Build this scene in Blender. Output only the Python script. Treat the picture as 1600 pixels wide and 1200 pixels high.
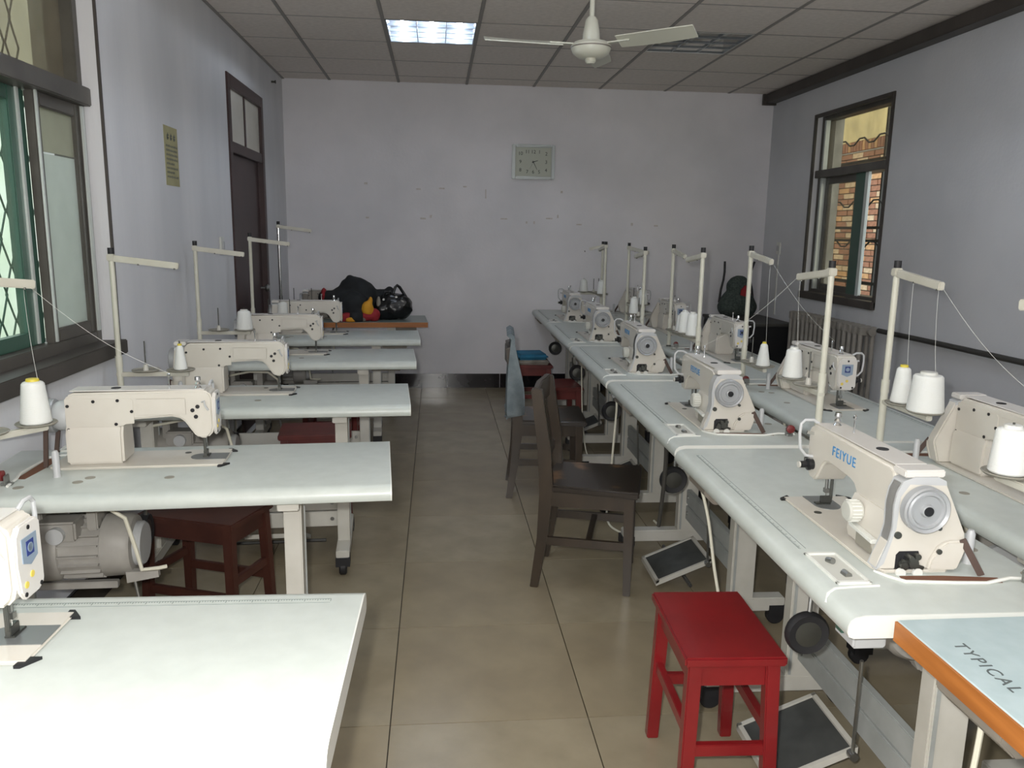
import bpy, bmesh, math, random
from math import sin, cos, pi, radians
from mathutils import Vector, Matrix, noise

for o in list(bpy.data.objects):
    bpy.data.objects.remove(o, do_unlink=True)
scene = bpy.context.scene
col = scene.collection
random.seed(7)

# ---------------------------------------------------------------- camera
CAM_H, YAW, PITCH, ROLL, FPX = 1.462, .0956, .1873, .0165, 1252.8
fw = Vector((sin(YAW) * cos(PITCH), cos(YAW) * cos(PITCH), -sin(PITCH)))
rt = Vector((cos(YAW), -sin(YAW), 0))
up = rt.cross(fw)
r2 = rt * cos(ROLL) + up * sin(ROLL)
u2 = up * cos(ROLL) - rt * sin(ROLL)
camd = bpy.data.cameras.new('camera')
camd.sensor_fit = 'HORIZONTAL'
camd.sensor_width = 36
camd.lens = FPX / 1600 * 36
camd.clip_start = .02
cam = bpy.data.objects.new('camera', camd)
cam.matrix_world = Matrix(((r2.x, u2.x, -fw.x, 0), (r2.y, u2.y, -fw.y, 0), (r2.z, u2.z, -fw.z, CAM_H), (0, 0, 0, 1)))
col.objects.link(cam)
scene.camera = cam

# ---------------------------------------------------------------- world, lights, exposure
world = bpy.data.worlds.new('overcast_sky')
scene.world = world
world.use_nodes = True
bg = world.node_tree.nodes['Background']
bg.inputs[0].default_value = (.90, .97, 1.0, 1)
bg.inputs[1].default_value = 2.2

fl = bpy.data.lights.new('camera_flash', 'POINT')      # the flash of the camera that took the photograph
fl.energy = 142
fl.color = (1, .985, .95)
fl.shadow_soft_size = .02
flo = bpy.data.objects.new('camera_flash', fl)
flo.location = (-.05, .02, CAM_H + .05)
col.objects.link(flo)

vs = scene.view_settings
vs.view_transform = 'Standard'
vs.look = 'None'
vs.gamma = 1
vs.use_curve_mapping = False
vs.exposure = 0.15
LAMP_E = 41          # radiance of the tubes in each lit ceiling troffer

# ---------------------------------------------------------------- room numbers
H, YB, YF, XL, XR = 2.743, 7.505, -1.6, -1.337, 3.107
TZ = .75            # table height

# ---------------------------------------------------------------- materials
def lin(h):
    c = [int(h[i:i + 2], 16) / 255 for i in (0, 2, 4)]
    return tuple(x / 12.92 if x <= .04045 else ((x + .055) / 1.055) ** 2.4 for x in c) + (1,)

def mat(name, c, rough=.5, metal=0, c2=None, scale=8, fac=(.35, .65), bump=0, bscale=60, spec=.5, coat=0, stretch=None, detail=4):
    m = bpy.data.materials.new(name)
    m.use_nodes = True
    nt = m.node_tree
    b = nt.nodes['Principled BSDF']
    b.inputs['Base Color'].default_value = lin(c)
    b.inputs['Roughness'].default_value = rough
    b.inputs['Metallic'].default_value = metal
    b.inputs['Specular IOR Level'].default_value = spec
    if coat:
        b.inputs['Coat Weight'].default_value = coat
        b.inputs['Coat Roughness'].default_value = .15
    tc = nt.nodes.new('ShaderNodeTexCoord')
    mp = nt.nodes.new('ShaderNodeMapping')
    nt.links.new(tc.outputs['Object'], mp.inputs[0])
    if stretch:
        mp.inputs['Scale'].default_value = stretch
    if c2:
        n = nt.nodes.new('ShaderNodeTexNoise')
        n.inputs['Scale'].default_value = scale
        n.inputs['Detail'].default_value = detail
        r = nt.nodes.new('ShaderNodeValToRGB')
        r.color_ramp.elements[0].position = fac[0]
        r.color_ramp.elements[1].position = fac[1]
        r.color_ramp.elements[0].color = lin(c)
        r.color_ramp.elements[1].color = lin(c2)
        nt.links.new(mp.outputs[0], n.inputs['Vector'])
        nt.links.new(n.outputs['Fac'], r.inputs[0])
        nt.links.new(r.outputs[0], b.inputs['Base Color'])
    if bump:
        n2 = nt.nodes.new('ShaderNodeTexNoise')
        n2.inputs['Scale'].default_value = bscale
        n2.inputs['Detail'].default_value = 3
        bp = nt.nodes.new('ShaderNodeBump')
        bp.inputs['Strength'].default_value = bump
        bp.inputs['Distance'].default_value = .01
        nt.links.new(mp.outputs[0], n2.inputs['Vector'])
        nt.links.new(n2.outputs['Fac'], bp.inputs['Height'])
        nt.links.new(bp.outputs[0], b.inputs['Normal'])
    return m

def emit(name, c, s):
    m = bpy.data.materials.new(name)
    m.use_nodes = True
    nt = m.node_tree
    b = nt.nodes['Principled BSDF']
    b.inputs['Base Color'].default_value = lin(c)
    b.inputs['Emission Color'].default_value = lin(c)
    b.inputs['Emission Strength'].default_value = s
    return m

def glass(name, tint, dust, dustcol, rough=.05, trans=False):
    """window pane: clear pane with a share of dust (diffuse) or milky (translucent) film"""
    m = bpy.data.materials.new(name)
    m.use_nodes = True
    nt = m.node_tree
    nt.nodes.remove(nt.nodes['Principled BSDF'])
    out = nt.nodes['Material Output']
    tr = nt.nodes.new('ShaderNodeBsdfTransparent')
    tr.inputs[0].default_value = lin(tint)
    gl = nt.nodes.new('ShaderNodeBsdfGlossy')
    gl.inputs['Roughness'].default_value = rough
    mx = nt.nodes.new('ShaderNodeMixShader')
    mx.inputs[0].default_value = .05
    nt.links.new(tr.outputs[0], mx.inputs[1])
    nt.links.new(gl.outputs[0], mx.inputs[2])
    di = nt.nodes.new('ShaderNodeBsdfDiffuse')
    di.inputs[0].default_value = lin(dustcol)
    last = di
    if trans:
        tl = nt.nodes.new('ShaderNodeBsdfTranslucent')
        tl.inputs[0].default_value = lin(dustcol)
        m2 = nt.nodes.new('ShaderNodeMixShader')
        m2.inputs[0].default_value = .5
        nt.links.new(di.outputs[0], m2.inputs[1])
        nt.links.new(tl.outputs[0], m2.inputs[2])
        last = m2
    m3 = nt.nodes.new('ShaderNodeMixShader')
    tc = nt.nodes.new('ShaderNodeTexCoord')
    nz = nt.nodes.new('ShaderNodeTexNoise')
    nz.inputs['Scale'].default_value = 5
    mr = nt.nodes.new('ShaderNodeMapRange')
    mr.inputs[1].default_value = .3
    mr.inputs[2].default_value = .7
    mr.inputs[3].default_value = max(0, dust - .08)
    mr.inputs[4].default_value = min(1, dust + .08)
    nt.links.new(tc.outputs['Object'], nz.inputs['Vector'])
    nt.links.new(nz.outputs['Fac'], mr.inputs[0])
    nt.links.new(mr.outputs[0], m3.inputs[0])
    nt.links.new(mx.outputs[0], m3.inputs[1])
    nt.links.new(last.outputs[0], m3.inputs[2])
    nt.links.new(m3.outputs[0], out.inputs[0])
    return m

M = dict(
    wall=mat('wall_plaster', 'e3e1e4', .85, c2='d6d5d8', scale=1.6, bump=.12, bscale=45),
    wall_l=mat('wall_plaster_streaked', 'dcdcde', .85, c2='cccdd0', scale=2.2, bump=.12, bscale=45, stretch=(1, 1, .25)),
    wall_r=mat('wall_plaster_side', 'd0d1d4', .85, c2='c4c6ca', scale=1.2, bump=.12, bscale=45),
    stain=mat('brown_residue', 'bcb4ab', .8, c2='cfc9c8', scale=40),
    patch=mat('repainted_patch', 'd3d1d8', .8),
    skirt=mat('black_skirting_tile', '17161a', .12, c2='221f22', scale=6),
    grout=mat('grout', '3d372e', .9),
    tile=mat('beige_floor_tile', '91866f', .24, c2='877c67', scale=5, bump=.02, bscale=30, detail=6),
    tile2=mat('beige_floor_tile_worn', '958b75', .27, c2='897f6a', scale=6, bump=.02, bscale=30, detail=6),
    panel=mat('ceiling_panel', 'e2dad2', .9, c2='d8d0c8', scale=30, bump=.1, bscale=120),
    rail=mat('ceiling_rail', '8f8b86', .6),
    ceilback=mat('ceiling_backing', '4c4846', .9),
    trimdark=mat('dark_painted_trim', '4a4541', .5, c2='3d3935', scale=4),
    wframe=mat('bronze_window_frame', '57544e', .45, c2='4a4742', scale=6),
    wgreen=mat('green_tinted_frame', '37584b', .35),
    walu=mat('bright_aluminium', 'c6ccc8', .3, .3),
    reveal=mat('reveal_plaster', 'cfccd4', .85, c2='c3c0c8', scale=3),
    clear=glass('clear_window_glass', 'f2f8f4', .02, 'b9b79f'),
    dusty=glass('dusty_window_glass', 'c9c7b4', .42, '9c9382', .3),
    hazy=glass('hazy_window_glass', 'f0ece0', .2, 'b5ac9a', .2),
    frost=glass('frosted_window_film', 'dfe3e0', .86, 'd3d8d3', .3, True),
    milky=glass('milky_window_glass', 'd0d1c4', .72, 'bdbcae', .3, True),
    doorwood=mat('maroon_door_paint', '3a2424', .4, c2='301d1e', scale=5),
    doorglass=mat('door_pane_cream', 'dcd9ce', .35, c2='cfccc0', scale=4),
    iron=mat('dark_iron', '3b3a37', .55),
    top=mat('table_laminate', 'bec4bf', .33, c2='b8beb9', scale=20, spec=.4),
    topold=mat('table_laminate_bluish', 'a7b6b8', .4, c2='9fafb1', scale=20, spec=.4),
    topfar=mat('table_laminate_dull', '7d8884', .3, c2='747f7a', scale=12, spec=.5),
    woodedge=mat('orange_wood_edge', 'a8682f', .5, c2='8f5523', scale=3, stretch=(1, 12, 12)),
    slotwood=mat('raw_board_core', '6b4531', .8),
    lip=mat('white_plastic', 'd6d7d1', .35),
    traywhite=mat('tray_plastic', 'bdbdb5', .45),
    stand=mat('cream_metal', 'c6c4bc', .4, c2='bbb9b0', scale=8),
    standgrey=mat('grey_brace_metal', 'a6aaa8', .45, c2='979b99', scale=8),
    rubber=mat('black_rubber', '1d1d20', .6),
    matgrey=mat('ribbed_grey_rubber', '454745', .7, c2='393b3a', scale=14),
    ink=mat('printed_ink', '77807c', .6),
    inkdark=mat('dark_print', '4f5656', .6),
    enamel=mat('cream_enamel', 'cbc7bd', .32, c2='c5c0b6', scale=6, spec=.45),
    enamelw=mat('white_enamel', 'd0cdc8', .3, c2='cac7c1', scale=6, spec=.45),
    enamelold=mat('beige_enamel', 'c4bcab', .4, c2='b9b09e', scale=6),
    enamelgrey=mat('worn_grey_enamel', '857f76', .45, c2='756f66', scale=8),
    cover=mat('grey_plastic', 'b3b5b6', .4),
    wheel=mat('grey_handwheel', '9fa1a3', .35, .2),
    steel=mat('steel', '9a9b98', .28, .9),
    darksteel=mat('dark_steel', '5f605c', .35, .8),
    plategrey=mat('grey_needle_plate', '7d8080', .35, .4),
    chrome=mat('chrome', 'd0d2d2', .12, 1),
    black=mat('black_plastic', '17171a', .4),
    blue=mat('blue_print', '3f83b8', .5),
    badge=mat('silver_blue_badge', '8f9fb0', .35, .2),
    navy=mat('navy_print', '2b3a78', .45),
    yellow=mat('yellow_plug', 'd8c25a', .5),
    redknob=mat('dark_red_knob', '6e2626', .4),
    belt=mat('brown_belt', '4a3a33', .7),
    motor=mat('cast_motor_paint', 'a29f99', .5, c2='918e88', scale=9),
    pole=mat('ivory_pole', 'cfcec0', .35, c2='c5c4b5', scale=8),
    arm=mat('ivory_bar', 'c6c4b8', .4, c2='bbb8aa', scale=10),
    plate=mat('spool_dish', '8d8a7f', .5),
    thread=mat('white_thread_cone', 'e0e2de', .5, bump=.25, bscale=10, stretch=(4, 4, 90)),
    threadline=mat('white_thread', 'dfe0da', .6),
    conecore=mat('yellow_cone_core', 'd3c142', .5),
    cable=mat('white_cable', 'd8d5c4', .5),
    redwood=mat('red_paint', '7d181c', .33, c2='6e1418', scale=5, coat=.25),
    maroonwood=mat('maroon_wood', '6a2a25', .4, c2='55211e', scale=7, coat=.15),
    brownstool=mat('brown_red_wood', '4d2b22', .45, c2='3d201a', scale=7),
    chairwood=mat('dark_brown_wood', '34291d', .38, c2='2a2117', scale=6, coat=.2, stretch=(3, 3, 1)),
    chairseat=mat('worn_dark_seat', '251e19', .35, c2='6d5136', scale=9, fac=(.56, .68), coat=.25),
    denim=mat('pale_denim', '7f898d', .9, c2='687379', scale=18, bump=.4, bscale=160),
    bluecloth=mat('blue_cloth', '2a7191', .9, c2='245f7c', scale=8),
    greycloth=mat('grey_cloth', '8f8a80', .9, c2='6d675e', scale=12),
    blackcloth=mat('black_cloth', '15171a', .85, c2='1f2225', scale=9),
    redcloth=mat('red_cloth', '8f2028', .8),
    yellowcloth=mat('yellow_cloth', 'c98a23', .8, c2='d7a02a', scale=9),
    leather=mat('black_glossy_leather', '111214', .25, c2='191a1c', scale=12, bump=.5, bscale=22),
    speckle=mat('dark_green_speckled_fabric', '2f3a38', .9, c2='4c5550', scale=60),
    cabinet=mat('black_cabinet', '141518', .45),
    paper=mat('yellowed_paper', 'a7a27c', .8, c2='9c9772', scale=9),
    clockframe=mat('silver_clock_frame', 'a6acab', .35, .4),
    clockface=mat('clock_face', 'b9bdb0', .6),
    fanw=mat('ivory_fan', 'c9c9bb', .4),
    louver=mat('mirror_louver', 'b4bac0', .3, .8),
    troffer=mat('troffer_reflector', '80858c', .4, .3),
    tube_on=emit('lit_tube', 'e8f2ff', LAMP_E),
    tube_off=mat('unlit_tube', 'd5d5cf', .4),
    brick1=mat('brick_red', '8d6148', .9, c2='7a5039', scale=20),
    brick2=mat('brick_tan', 'b38a5f', .9, c2='9c744d', scale=20),
    brick3=mat('brick_pale', 'b9a184', .9, c2='a3896b', scale=20),
    mortar=mat('mortar', '8f8676', .95),
    cream=mat('cream_render', 'c9b98c', .9, c2='bfae80', scale=4, stretch=(1, 6, 1)),
    outwall=mat('pale_outside_wall', 'eef2e8', .9, c2='dde6d2', scale=2),
    leaf=mat('green_leaf', '4f7a3c', .8, c2='6b9150', scale=14),
    earth=mat('outside_ground', '8c8f76', .95, c2='7c8a63', scale=3),
    radiator=mat('grey_radiator_paint', '96928b', .5, c2='87837c', scale=10),
)

# ---------------------------------------------------------------- mesh helpers
class MB:
    def __init__(s):
        s.v, s.f = [], []

    def add(s, vs, fs):
        n = len(s.v)
        s.v += [tuple(p) for p in vs]
        s.f += [tuple(i + n for i in f) for f in fs]
        return s

    def box(s, x0, x1, y0, y1, z0, z1):
        if x0 > x1: x0, x1 = x1, x0
        if y0 > y1: y0, y1 = y1, y0
        if z0 > z1: z0, z1 = z1, z0
        v = [(x, y, z) for z in (z0, z1) for x, y in ((x0, y0), (x1, y0), (x1, y1), (x0, y1))]
        return s.add(v, [(3, 2, 1, 0), (4, 5, 6, 7), (0, 1, 5, 4), (1, 2, 6, 5), (2, 3, 7, 6), (3, 0, 4, 7)])

    def bar(s, a, b, w, h, w2=None, h2=None, upv=(0, 0, 1)):
        """rectangular bar from a to b (w across, h along upv)"""
        a, b = Vector(a), Vector(b)
        d = (b - a).normalized()
        u = Vector(upv)
        if abs(d.dot(u)) > .95:
            u = Vector((1, 0, 0))
        r = d.cross(u).normalized()
        u = r.cross(d).normalized()
        w2 = w if w2 is None else w2
        h2 = h if h2 is None else h2
        v = []
        for p, ww, hh in ((a, w, h), (b, w2, h2)):
            for sx, sy in ((-1, -1), (1, -1), (1, 1), (-1, 1)):
                v.append(p + r * (sx * ww / 2) + u * (sy * hh / 2))
        return s.add(v, [(0, 1, 2, 3), (7, 6, 5, 4), (1, 0, 4, 5), (2, 1, 5, 6), (3, 2, 6, 7), (0, 3, 7, 4)])

    def cyl(s, a, b, r0, r1=None, n=16):
        a, b = Vector(a), Vector(b)
        r1 = r0 if r1 is None else r1
        d = (b - a).normalized()
        u = Vector((0, 0, 1)) if abs(d.z) < .9 else Vector((1, 0, 0))
        x = d.cross(u).normalized()
        y = d.cross(x).normalized()
        v = []
        for p, r in ((a, r0), (b, r1)):
            for i in range(n):
                t = 2 * pi * i / n
                v.append(p + x * (r * cos(t)) + y * (r * sin(t)))
        f = [(i, (i + 1) % n, n + (i + 1) % n, n + i) for i in range(n)]
        f += [tuple(range(n - 1, -1, -1)), tuple(range(n, 2 * n))]
        return s.add(v, f)

    def lathe(s, prof, c=(0, 0, 0), axis='z', n=24):
        """prof: list of (r, h) along axis"""
        v = []
        for r, h in prof:
            for i in range(n):
                t = 2 * pi * i / n
                p = (max(r, 1e-4) * cos(t), max(r, 1e-4) * sin(t), h)
                if axis == 'x': p = (p[2], p[0], p[1])
                if axis == 'y': p = (p[1], p[2], p[0])
                v.append((p[0] + c[0], p[1] + c[1], p[2] + c[2]))
        f = []
        for k in range(len(prof) - 1):
            for i in range(n):
                j = (i + 1) % n
                f.append((k * n + i, k * n + j, (k + 1) * n + j, (k + 1) * n + i))
        f.append(tuple(range(n - 1, -1, -1)))
        m = (len(prof) - 1) * n
        f.append(tuple(range(m, m + n)))
        return s.add(v, f)

    def prism(s, poly, a0, a1, plane='xz'):
        """poly of 2D points in plane, extruded along the third axis"""
        n = len(poly)
        v = []
        for a in (a0, a1):
            for p, q in poly:
                v.append({'xz': (p, a, q), 'yz': (a, p, q), 'xy': (p, q, a)}[plane])
        f = [(i, (i + 1) % n, n + (i + 1) % n, n + i) for i in range(n)]
        f += [tuple(range(n - 1, -1, -1)), tuple(range(n, 2 * n))]
        return s.add(v, f)

    def tube(s, pts, r, n=8):
        pts = [Vector(p) for p in pts]
        v = []
        prev = None
        for i, p in enumerate(pts):
            d = (pts[min(i + 1, len(pts) - 1)] - pts[max(i - 1, 0)]).normalized()
            if prev is None:
                u = Vector((0, 0, 1)) if abs(d.z) < .9 else Vector((1, 0, 0))
                x = d.cross(u).normalized()
            else:
                x = (prev - d * prev.dot(d)).normalized()
            prev = x
            y = d.cross(x)
            for k in range(n):
                t = 2 * pi * k / n
                v.append(p + x * (r * cos(t)) + y * (r * sin(t)))
        f = []
        for i in range(len(pts) - 1):
            for k in range(n):
                j = (k + 1) % n
                f.append((i * n + k, i * n + j, (i + 1) * n + j, (i + 1) * n + k))
        f += [tuple(range(n - 1, -1, -1)), tuple(range(len(v) - n, len(v)))]
        return s.add(v, f)

    def mesh(s, name, m, bevel=0, smooth=35, seg=2):
        me = bpy.data.meshes.new(name)
        me.from_pydata(s.v, [], s.f)
        bm = bmesh.new()
        bm.from_mesh(me)
        bmesh.ops.recalc_face_normals(bm, faces=bm.faces)
        if bevel:
            ed = [e for e in bm.edges if len(e.link_faces) == 2 and e.calc_face_angle(0) > radians(30)]
            bmesh.ops.bevel(bm, geom=ed, offset=bevel, segments=seg, affect='EDGES', clamp_overlap=True)
        bm.to_mesh(me)
        bm.free()
        if m:
            me.materials.append(m)
        if smooth:
            for p in me.polygons:
                p.use_smooth = True
            me.set_sharp_from_angle(angle=radians(smooth))
        return me

    def build(s, name, m, parent=None, bevel=0, smooth=35, label=None, loc=None, seg=2):
        o = bpy.data.objects.new(name, s.mesh(name, m, bevel, smooth, seg))
        col.objects.link(o)
        if parent:
            o.parent = parent
        if loc:
            o.location = loc
        if label:
            o['label'] = label
        return o


def tag(o, label, cat, group=None, kind=None):
    o['label'] = label
    if cat: o['category'] = cat
    if group: o['group'] = group
    if kind: o['kind'] = kind
    return o

def thing(name, label=None, cat=None, loc=(0, 0, 0), rz=0, group=None, kind=None):
    o = bpy.data.objects.new(name, None)
    o.empty_display_size = .05
    col.objects.link(o)
    o.location = loc
    o.rotation_euler = (0, 0, rz)
    if label: tag(o, label, cat, group, kind)
    return o

def clone(o, parent=None):
    c = o.copy()
    col.objects.link(c)
    if parent: c.parent = parent
    for ch in o.children:
        clone(ch, c)
    return c

def inst(name, me, parent=None, loc=(0, 0, 0), rz=0):
    o = bpy.data.objects.new(name, me)
    col.objects.link(o)
    o.location = loc
    o.rotation_euler = (0, 0, rz)
    if parent: o.parent = parent
    return o

def text(body, size, m, parent, matrix, name='lettering', depth=.0006, label=None, spacing=1.0):
    cu = bpy.data.curves.new(name, 'FONT')
    cu.body = body
    cu.size = size
    cu.extrude = depth
    cu.align_x = 'CENTER'
    cu.align_y = 'CENTER'
    cu.space_character = spacing
    cu.resolution_u = 3
    t = bpy.data.objects.new(name, cu)
    col.objects.link(t)
    dg = bpy.context.evaluated_depsgraph_get()
    me = bpy.data.meshes.new_from_object(t.evaluated_get(dg))
    bpy.data.objects.remove(t)
    me.materials.clear()
    me.materials.append(m)
    o = bpy.data.objects.new(name, me)
    col.objects.link(o)
    if parent: o.parent = parent
    o.matrix_local = matrix
    if label: o['label'] = label
    return o

def frame_mat(loc, xdir, ydir):
    x = Vector(xdir).normalized()
    y = Vector(ydir).normalized()
    z = x.cross(y)
    return Matrix(((x.x, y.x, z.x, loc[0]), (x.y, y.y, z.y, loc[1]), (x.z, y.z, z.z, loc[2]), (0, 0, 0, 1)))

def rect_wall(mb, axis, a0, a1, u0, u1, z0, z1, holes):
    """wall slab with rectangular holes; axis 'x': a is x, u is y; axis 'y': a is y, u is x"""
    us = sorted({u0, u1, *[h[0] for h in holes], *[h[1] for h in holes]})
    zs = sorted({z0, z1, *[h[2] for h in holes], *[h[3] for h in holes]})
    for i in range(len(us) - 1):
        for j in range(len(zs) - 1):
            cu, cz = (us[i] + us[i + 1]) / 2, (zs[j] + zs[j + 1]) / 2
            if any(h[0] < cu < h[1] and h[2] < cz < h[3] for h in holes):
                continue
            if axis == 'x':
                mb.box(a0, a1, us[i], us[i + 1], zs[j], zs[j + 1])
            else:
                mb.box(us[i], us[i + 1], a0, a1, zs[j], zs[j + 1])
    return mb

# ================================================================ STRUCTURE
WT = .24
# window openings
WL = (1.75, 3.49, .985, 2.43)
WR = (5.465, 6.60, 1.0, 2.43)
DL = (5.53, 6.60, 0, 2.44)

# floor: bed + tiles
fl_o = MB().box(XL - WT, XR + WT, YF - WT, YB + WT, -.12, -.012).build('floor', M['grout'])
tag(fl_o, 'polished beige square tile floor with thin dark joints', None, kind='structure')
S = .6023
GX = [-.1395 + S * k for k in range(-3, 8)]
GY = [2.198 + S * k for k in range(-8, 11)]
def clipgrid(g, a, b):
    g = [x for x in g if a + .02 < x < b - .02]
    return [a] + g + [b]
GX, GY = clipgrid(GX, XL, XR), clipgrid(GY, YF, YB)
cache = {}
for i in range(len(GX) - 1):
    for j in range(len(GY) - 1):
        w, d = GX[i + 1] - GX[i] - .0035, GY[j + 1] - GY[j] - .0035
        k = (round(w, 3), round(d, 3), random.random() < .35)
        if k not in cache:
            cache[k] = MB().box(-w / 2, w / 2, -d / 2, d / 2, -.014, 0).mesh('floor_tile', M['tile2' if k[2] else 'tile'], smooth=0)
        inst('floor_tile', cache[k], fl_o, ((GX[i] + GX[i + 1]) / 2, (GY[j] + GY[j + 1]) / 2, 0))

# ceiling: backing, rails, panels
ce = MB().box(XL - WT, XR + WT, YF - WT, YB + WT, H + .115, H + .22).build('ceiling', M['ceilback'])
tag(ce, 'suspended ceiling of dull grey square panels in a dark metal grid', None, kind='structure')
CX = clipgrid([-.929 + .6 * k for k in range(0, 8)], XL, XR)
CY = clipgrid([5.3506 + .6176 * k for k in range(-12, 5)], YF, YB)
lamp_cells = {}
cache = {}
for i in range(len(CX) - 1):
    for j in range(len(CY) - 1):
        cx_, cy_ = (CX[i] + CX[i + 1]) / 2, (CY[j] + CY[j + 1]) / 2
        full = abs(CX[i + 1] - CX[i] - .6) < .01
        if full and (abs(cx_ + .029) < .02 or abs(cx_ - 1.771) < .02) and any(abs(cy_ - q) < .02 for q in (5.659, 5.659 - 4 * .6176, 5.659 - 9 * .6176)):
            lamp_cells[(round(cx_, 3), round(cy_, 3))] = 1
            continue
        w, d = CX[i + 1] - CX[i] - .022, CY[j + 1] - CY[j] - .014
        k = (round(w, 3), round(d, 3))
        if k not in cache:
            cache[k] = MB().box(-w / 2, w / 2, -d / 2, d / 2, .001, .013).mesh('ceiling_panel', M['panel'], bevel=.002, seg=1)
        inst('ceiling_panel', cache[k], ce, (cx_, cy_, H + random.uniform(-.0005, .0015)))
for x in CX[1:-1]:
    MB().box(x - .011, x + .011, YF, YB, H - .001, H + .008).build('grid_rail', M['rail'], ce)
cache = MB().box(XL, XR, -.006, .006, H + .001, H + .008).mesh('grid_rail', M['rail'])
for y in CY[1:-1]:
    inst('grid_rail', cache, ce, (0, y, 0))
MB().box(XL, XL + .02, YF, YB, H - .004, H + .006).build('edge_rail', M['rail'], ce)

# walls
wl = rect_wall(MB(), 'x', XL - WT, XL, YF - WT, YB + WT, -.1, H + .2, [WL, DL]).build('wall_left', M['wall_l'], smooth=0)
tag(wl, 'pale lavender plaster wall on the left with window and door', None, kind='structure')
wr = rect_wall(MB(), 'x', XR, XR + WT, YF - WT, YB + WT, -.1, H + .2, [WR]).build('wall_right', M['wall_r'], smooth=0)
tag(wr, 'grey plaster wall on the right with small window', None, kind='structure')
wb = MB().box(XL, XR, YB, YB + WT, -.1, H + .2).build('wall_back', M['wall'], smooth=0)
tag(wb, 'pale lavender plaster wall at the far end of the room', None, kind='structure')
wf = MB().box(XL, XR, YF - WT, YF, -.1, H + .2).build('wall_front', M['wall'], smooth=0)
tag(wf, 'plaster wall behind the camera', None, kind='structure')
# residue marks on the back wall (px read from the photo -> metres on the wall)
for (x, z, w, h) in ((-.63, 1.87, .03, .02), (-.16, 1.83, .04, .012), (.05, 1.84, .05, .012), (.26, 1.86, .03, .012), (1.15, 1.83, .02, .02),
                     (-.62, 1.57, .03, .015), (-.12, 1.57, .05, .015), (-.05, 1.59, .02, .025), (.62, 1.58, .06, .012), (.83, 1.55, .015, .02), (.9, 1.55, .015, .025),
                     (1.04, 1.59, .06, .012), (1.12, 1.61, .012, .03), (1.32, 1.54, .05, .012), (1.82, 1.55, .02, .025), (2.05, 1.54, .035, .015), (.45, 1.8, .01, .08)):
    MB().box(x - w / 2, x + w / 2, YB - .002, YB + .001, z - h / 2, z + h / 2).build('paint_residue', M['stain'], wb)
# skirting
bb = thing('baseboard_back', 'glossy black tile skirting along the far wall', None, kind='structure')
x = XL
while x < XR - .01:
    x1 = min(x + .5 if x > XL else -.9, XR)
    MB().box(x + .002, x1 - .002, YB - .014, YB, 0, .135).build('skirting_tile', M['skirt'], bb, bevel=.002)
    x = x1
for nm, xa, xb, segs in (('baseboard_left', XL, XL + .014, ((YF, 5.5), (6.63, YB - .015))), ('baseboard_right', XR - .014, XR, ((YF, YB - .015),))):
    b_ = thing(nm, 'glossy black tile skirting along the %s wall' % nm.split('_')[1], None, kind='structure')
    for a, c in segs:
        y = a
        while y < c - .01:
            y1 = min(y + .6, c)
            MB().box(xa, xb, y + .002, y1 - .002, 0, .135).build('skirting_tile', M['skirt'], b_, bevel=.002)
            y = y1
# dark cornice box along the right wall under the ceiling
tr = MB().box(XR - .10, XR, YF, YB - .03, H - .085, H - .005).build('trim_1', M['trimdark'], bevel=.004)
tag(tr, 'dark brown boxed trim under the ceiling along the right wall', None, kind='structure')
MB().box(XR - .125, XR - .0, YB - .06, YB - .03, H - .10, H - .005).build('end_cap', M['trimdark'], tr)

# ---- left window
def jamb_frame(mb, x0, x1, y0, y1, z0, z1, t, tz=None):
    tz = tz or t
    mb.box(x0, x1, y0, y0 + t, z0, z1).box(x0, x1, y1 - t, y1, z0, z1)
    mb.box(x0, x1, y0 + t, y1 - t, z0, z0 + tz).box(x0, x1, y0 + t, y1 - t, z1 - tz, z1)
    return mb

w1 = thing('window_1', 'tall left wall window with green sliding sashes and frosted pane', None, kind='structure')
y0, y1, z0, z1 = WL
fx0, fx1 = XL - .17, XL - .06
jamb_frame(MB(), fx0, fx1, y0, y1, z0, z1, .045).build('outer_frame', M['wframe'], w1, bevel=.003)
MB().box(fx0 - .01, XL - .03, y0, y1, 1.925, 1.995).build('transom_bar', M['wframe'], w1, bevel=.004)
MB().box(XL - .16, XL + .03, y0 - .03, y1 + .03, z0 - .055, z0 + .004).build('sill', M['trimdark'], w1, bevel=.004)
MB().box(XL - .004, XL + .010, y1 + .001, y1 + .012, z0 - .05, z1 + .02).build('casing_strip', M['trimdark'], w1)
MB().box(XL - .004, XL + .012, y0 - .022, y0 + .005, z0 - .05, z1 + .02).build('casing_strip', M['trimdark'], w1)
MB().box(XL - .058, XL - .05, y1 - .05, y1 - .03, z0 + .05, 1.92).build('bright_track', M['walu'], w1)
def sash(parent, x0, x1, ya, yb, za, zb, st, frame, panes, stile_mat=None):
    o = jamb_frame(MB(), x0, x1, ya, yb, za, zb, st, .05).build('sash', frame, parent, bevel=.004)
    xm = (x0 + x1) / 2
    for (pz0, pz1, m) in panes:
        MB().box(xm - .003, xm + .003, ya + st - .003, yb - st + .003, pz0, pz1).build('pane', m, o)
    return o
zt = 1.925
s1 = sash(w1, XL - .10, XL - .065, 3.085, 3.447, z0 + .045, zt, .04, M['wframe'], [(z0 + .09, 1.715, M['frost']), (1.722, zt - .045, M['milky'])])
MB().box(XL - .0655, XL - .058, 3.088, 3.098, z0 + .05, zt).build('glint_strip', M['walu'], s1)
s2 = sash(w1, XL - .14, XL - .105, 2.30, 3.10, z0 + .045, zt, .115, M['wgreen'], [(z0 + .09, zt - .045, M['clear'])])
s2b = MB().box(XL - .105, XL - .098, 3.035, 3.05, z0 + .05, zt).build('glint_strip', M['walu'], s2)
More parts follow.
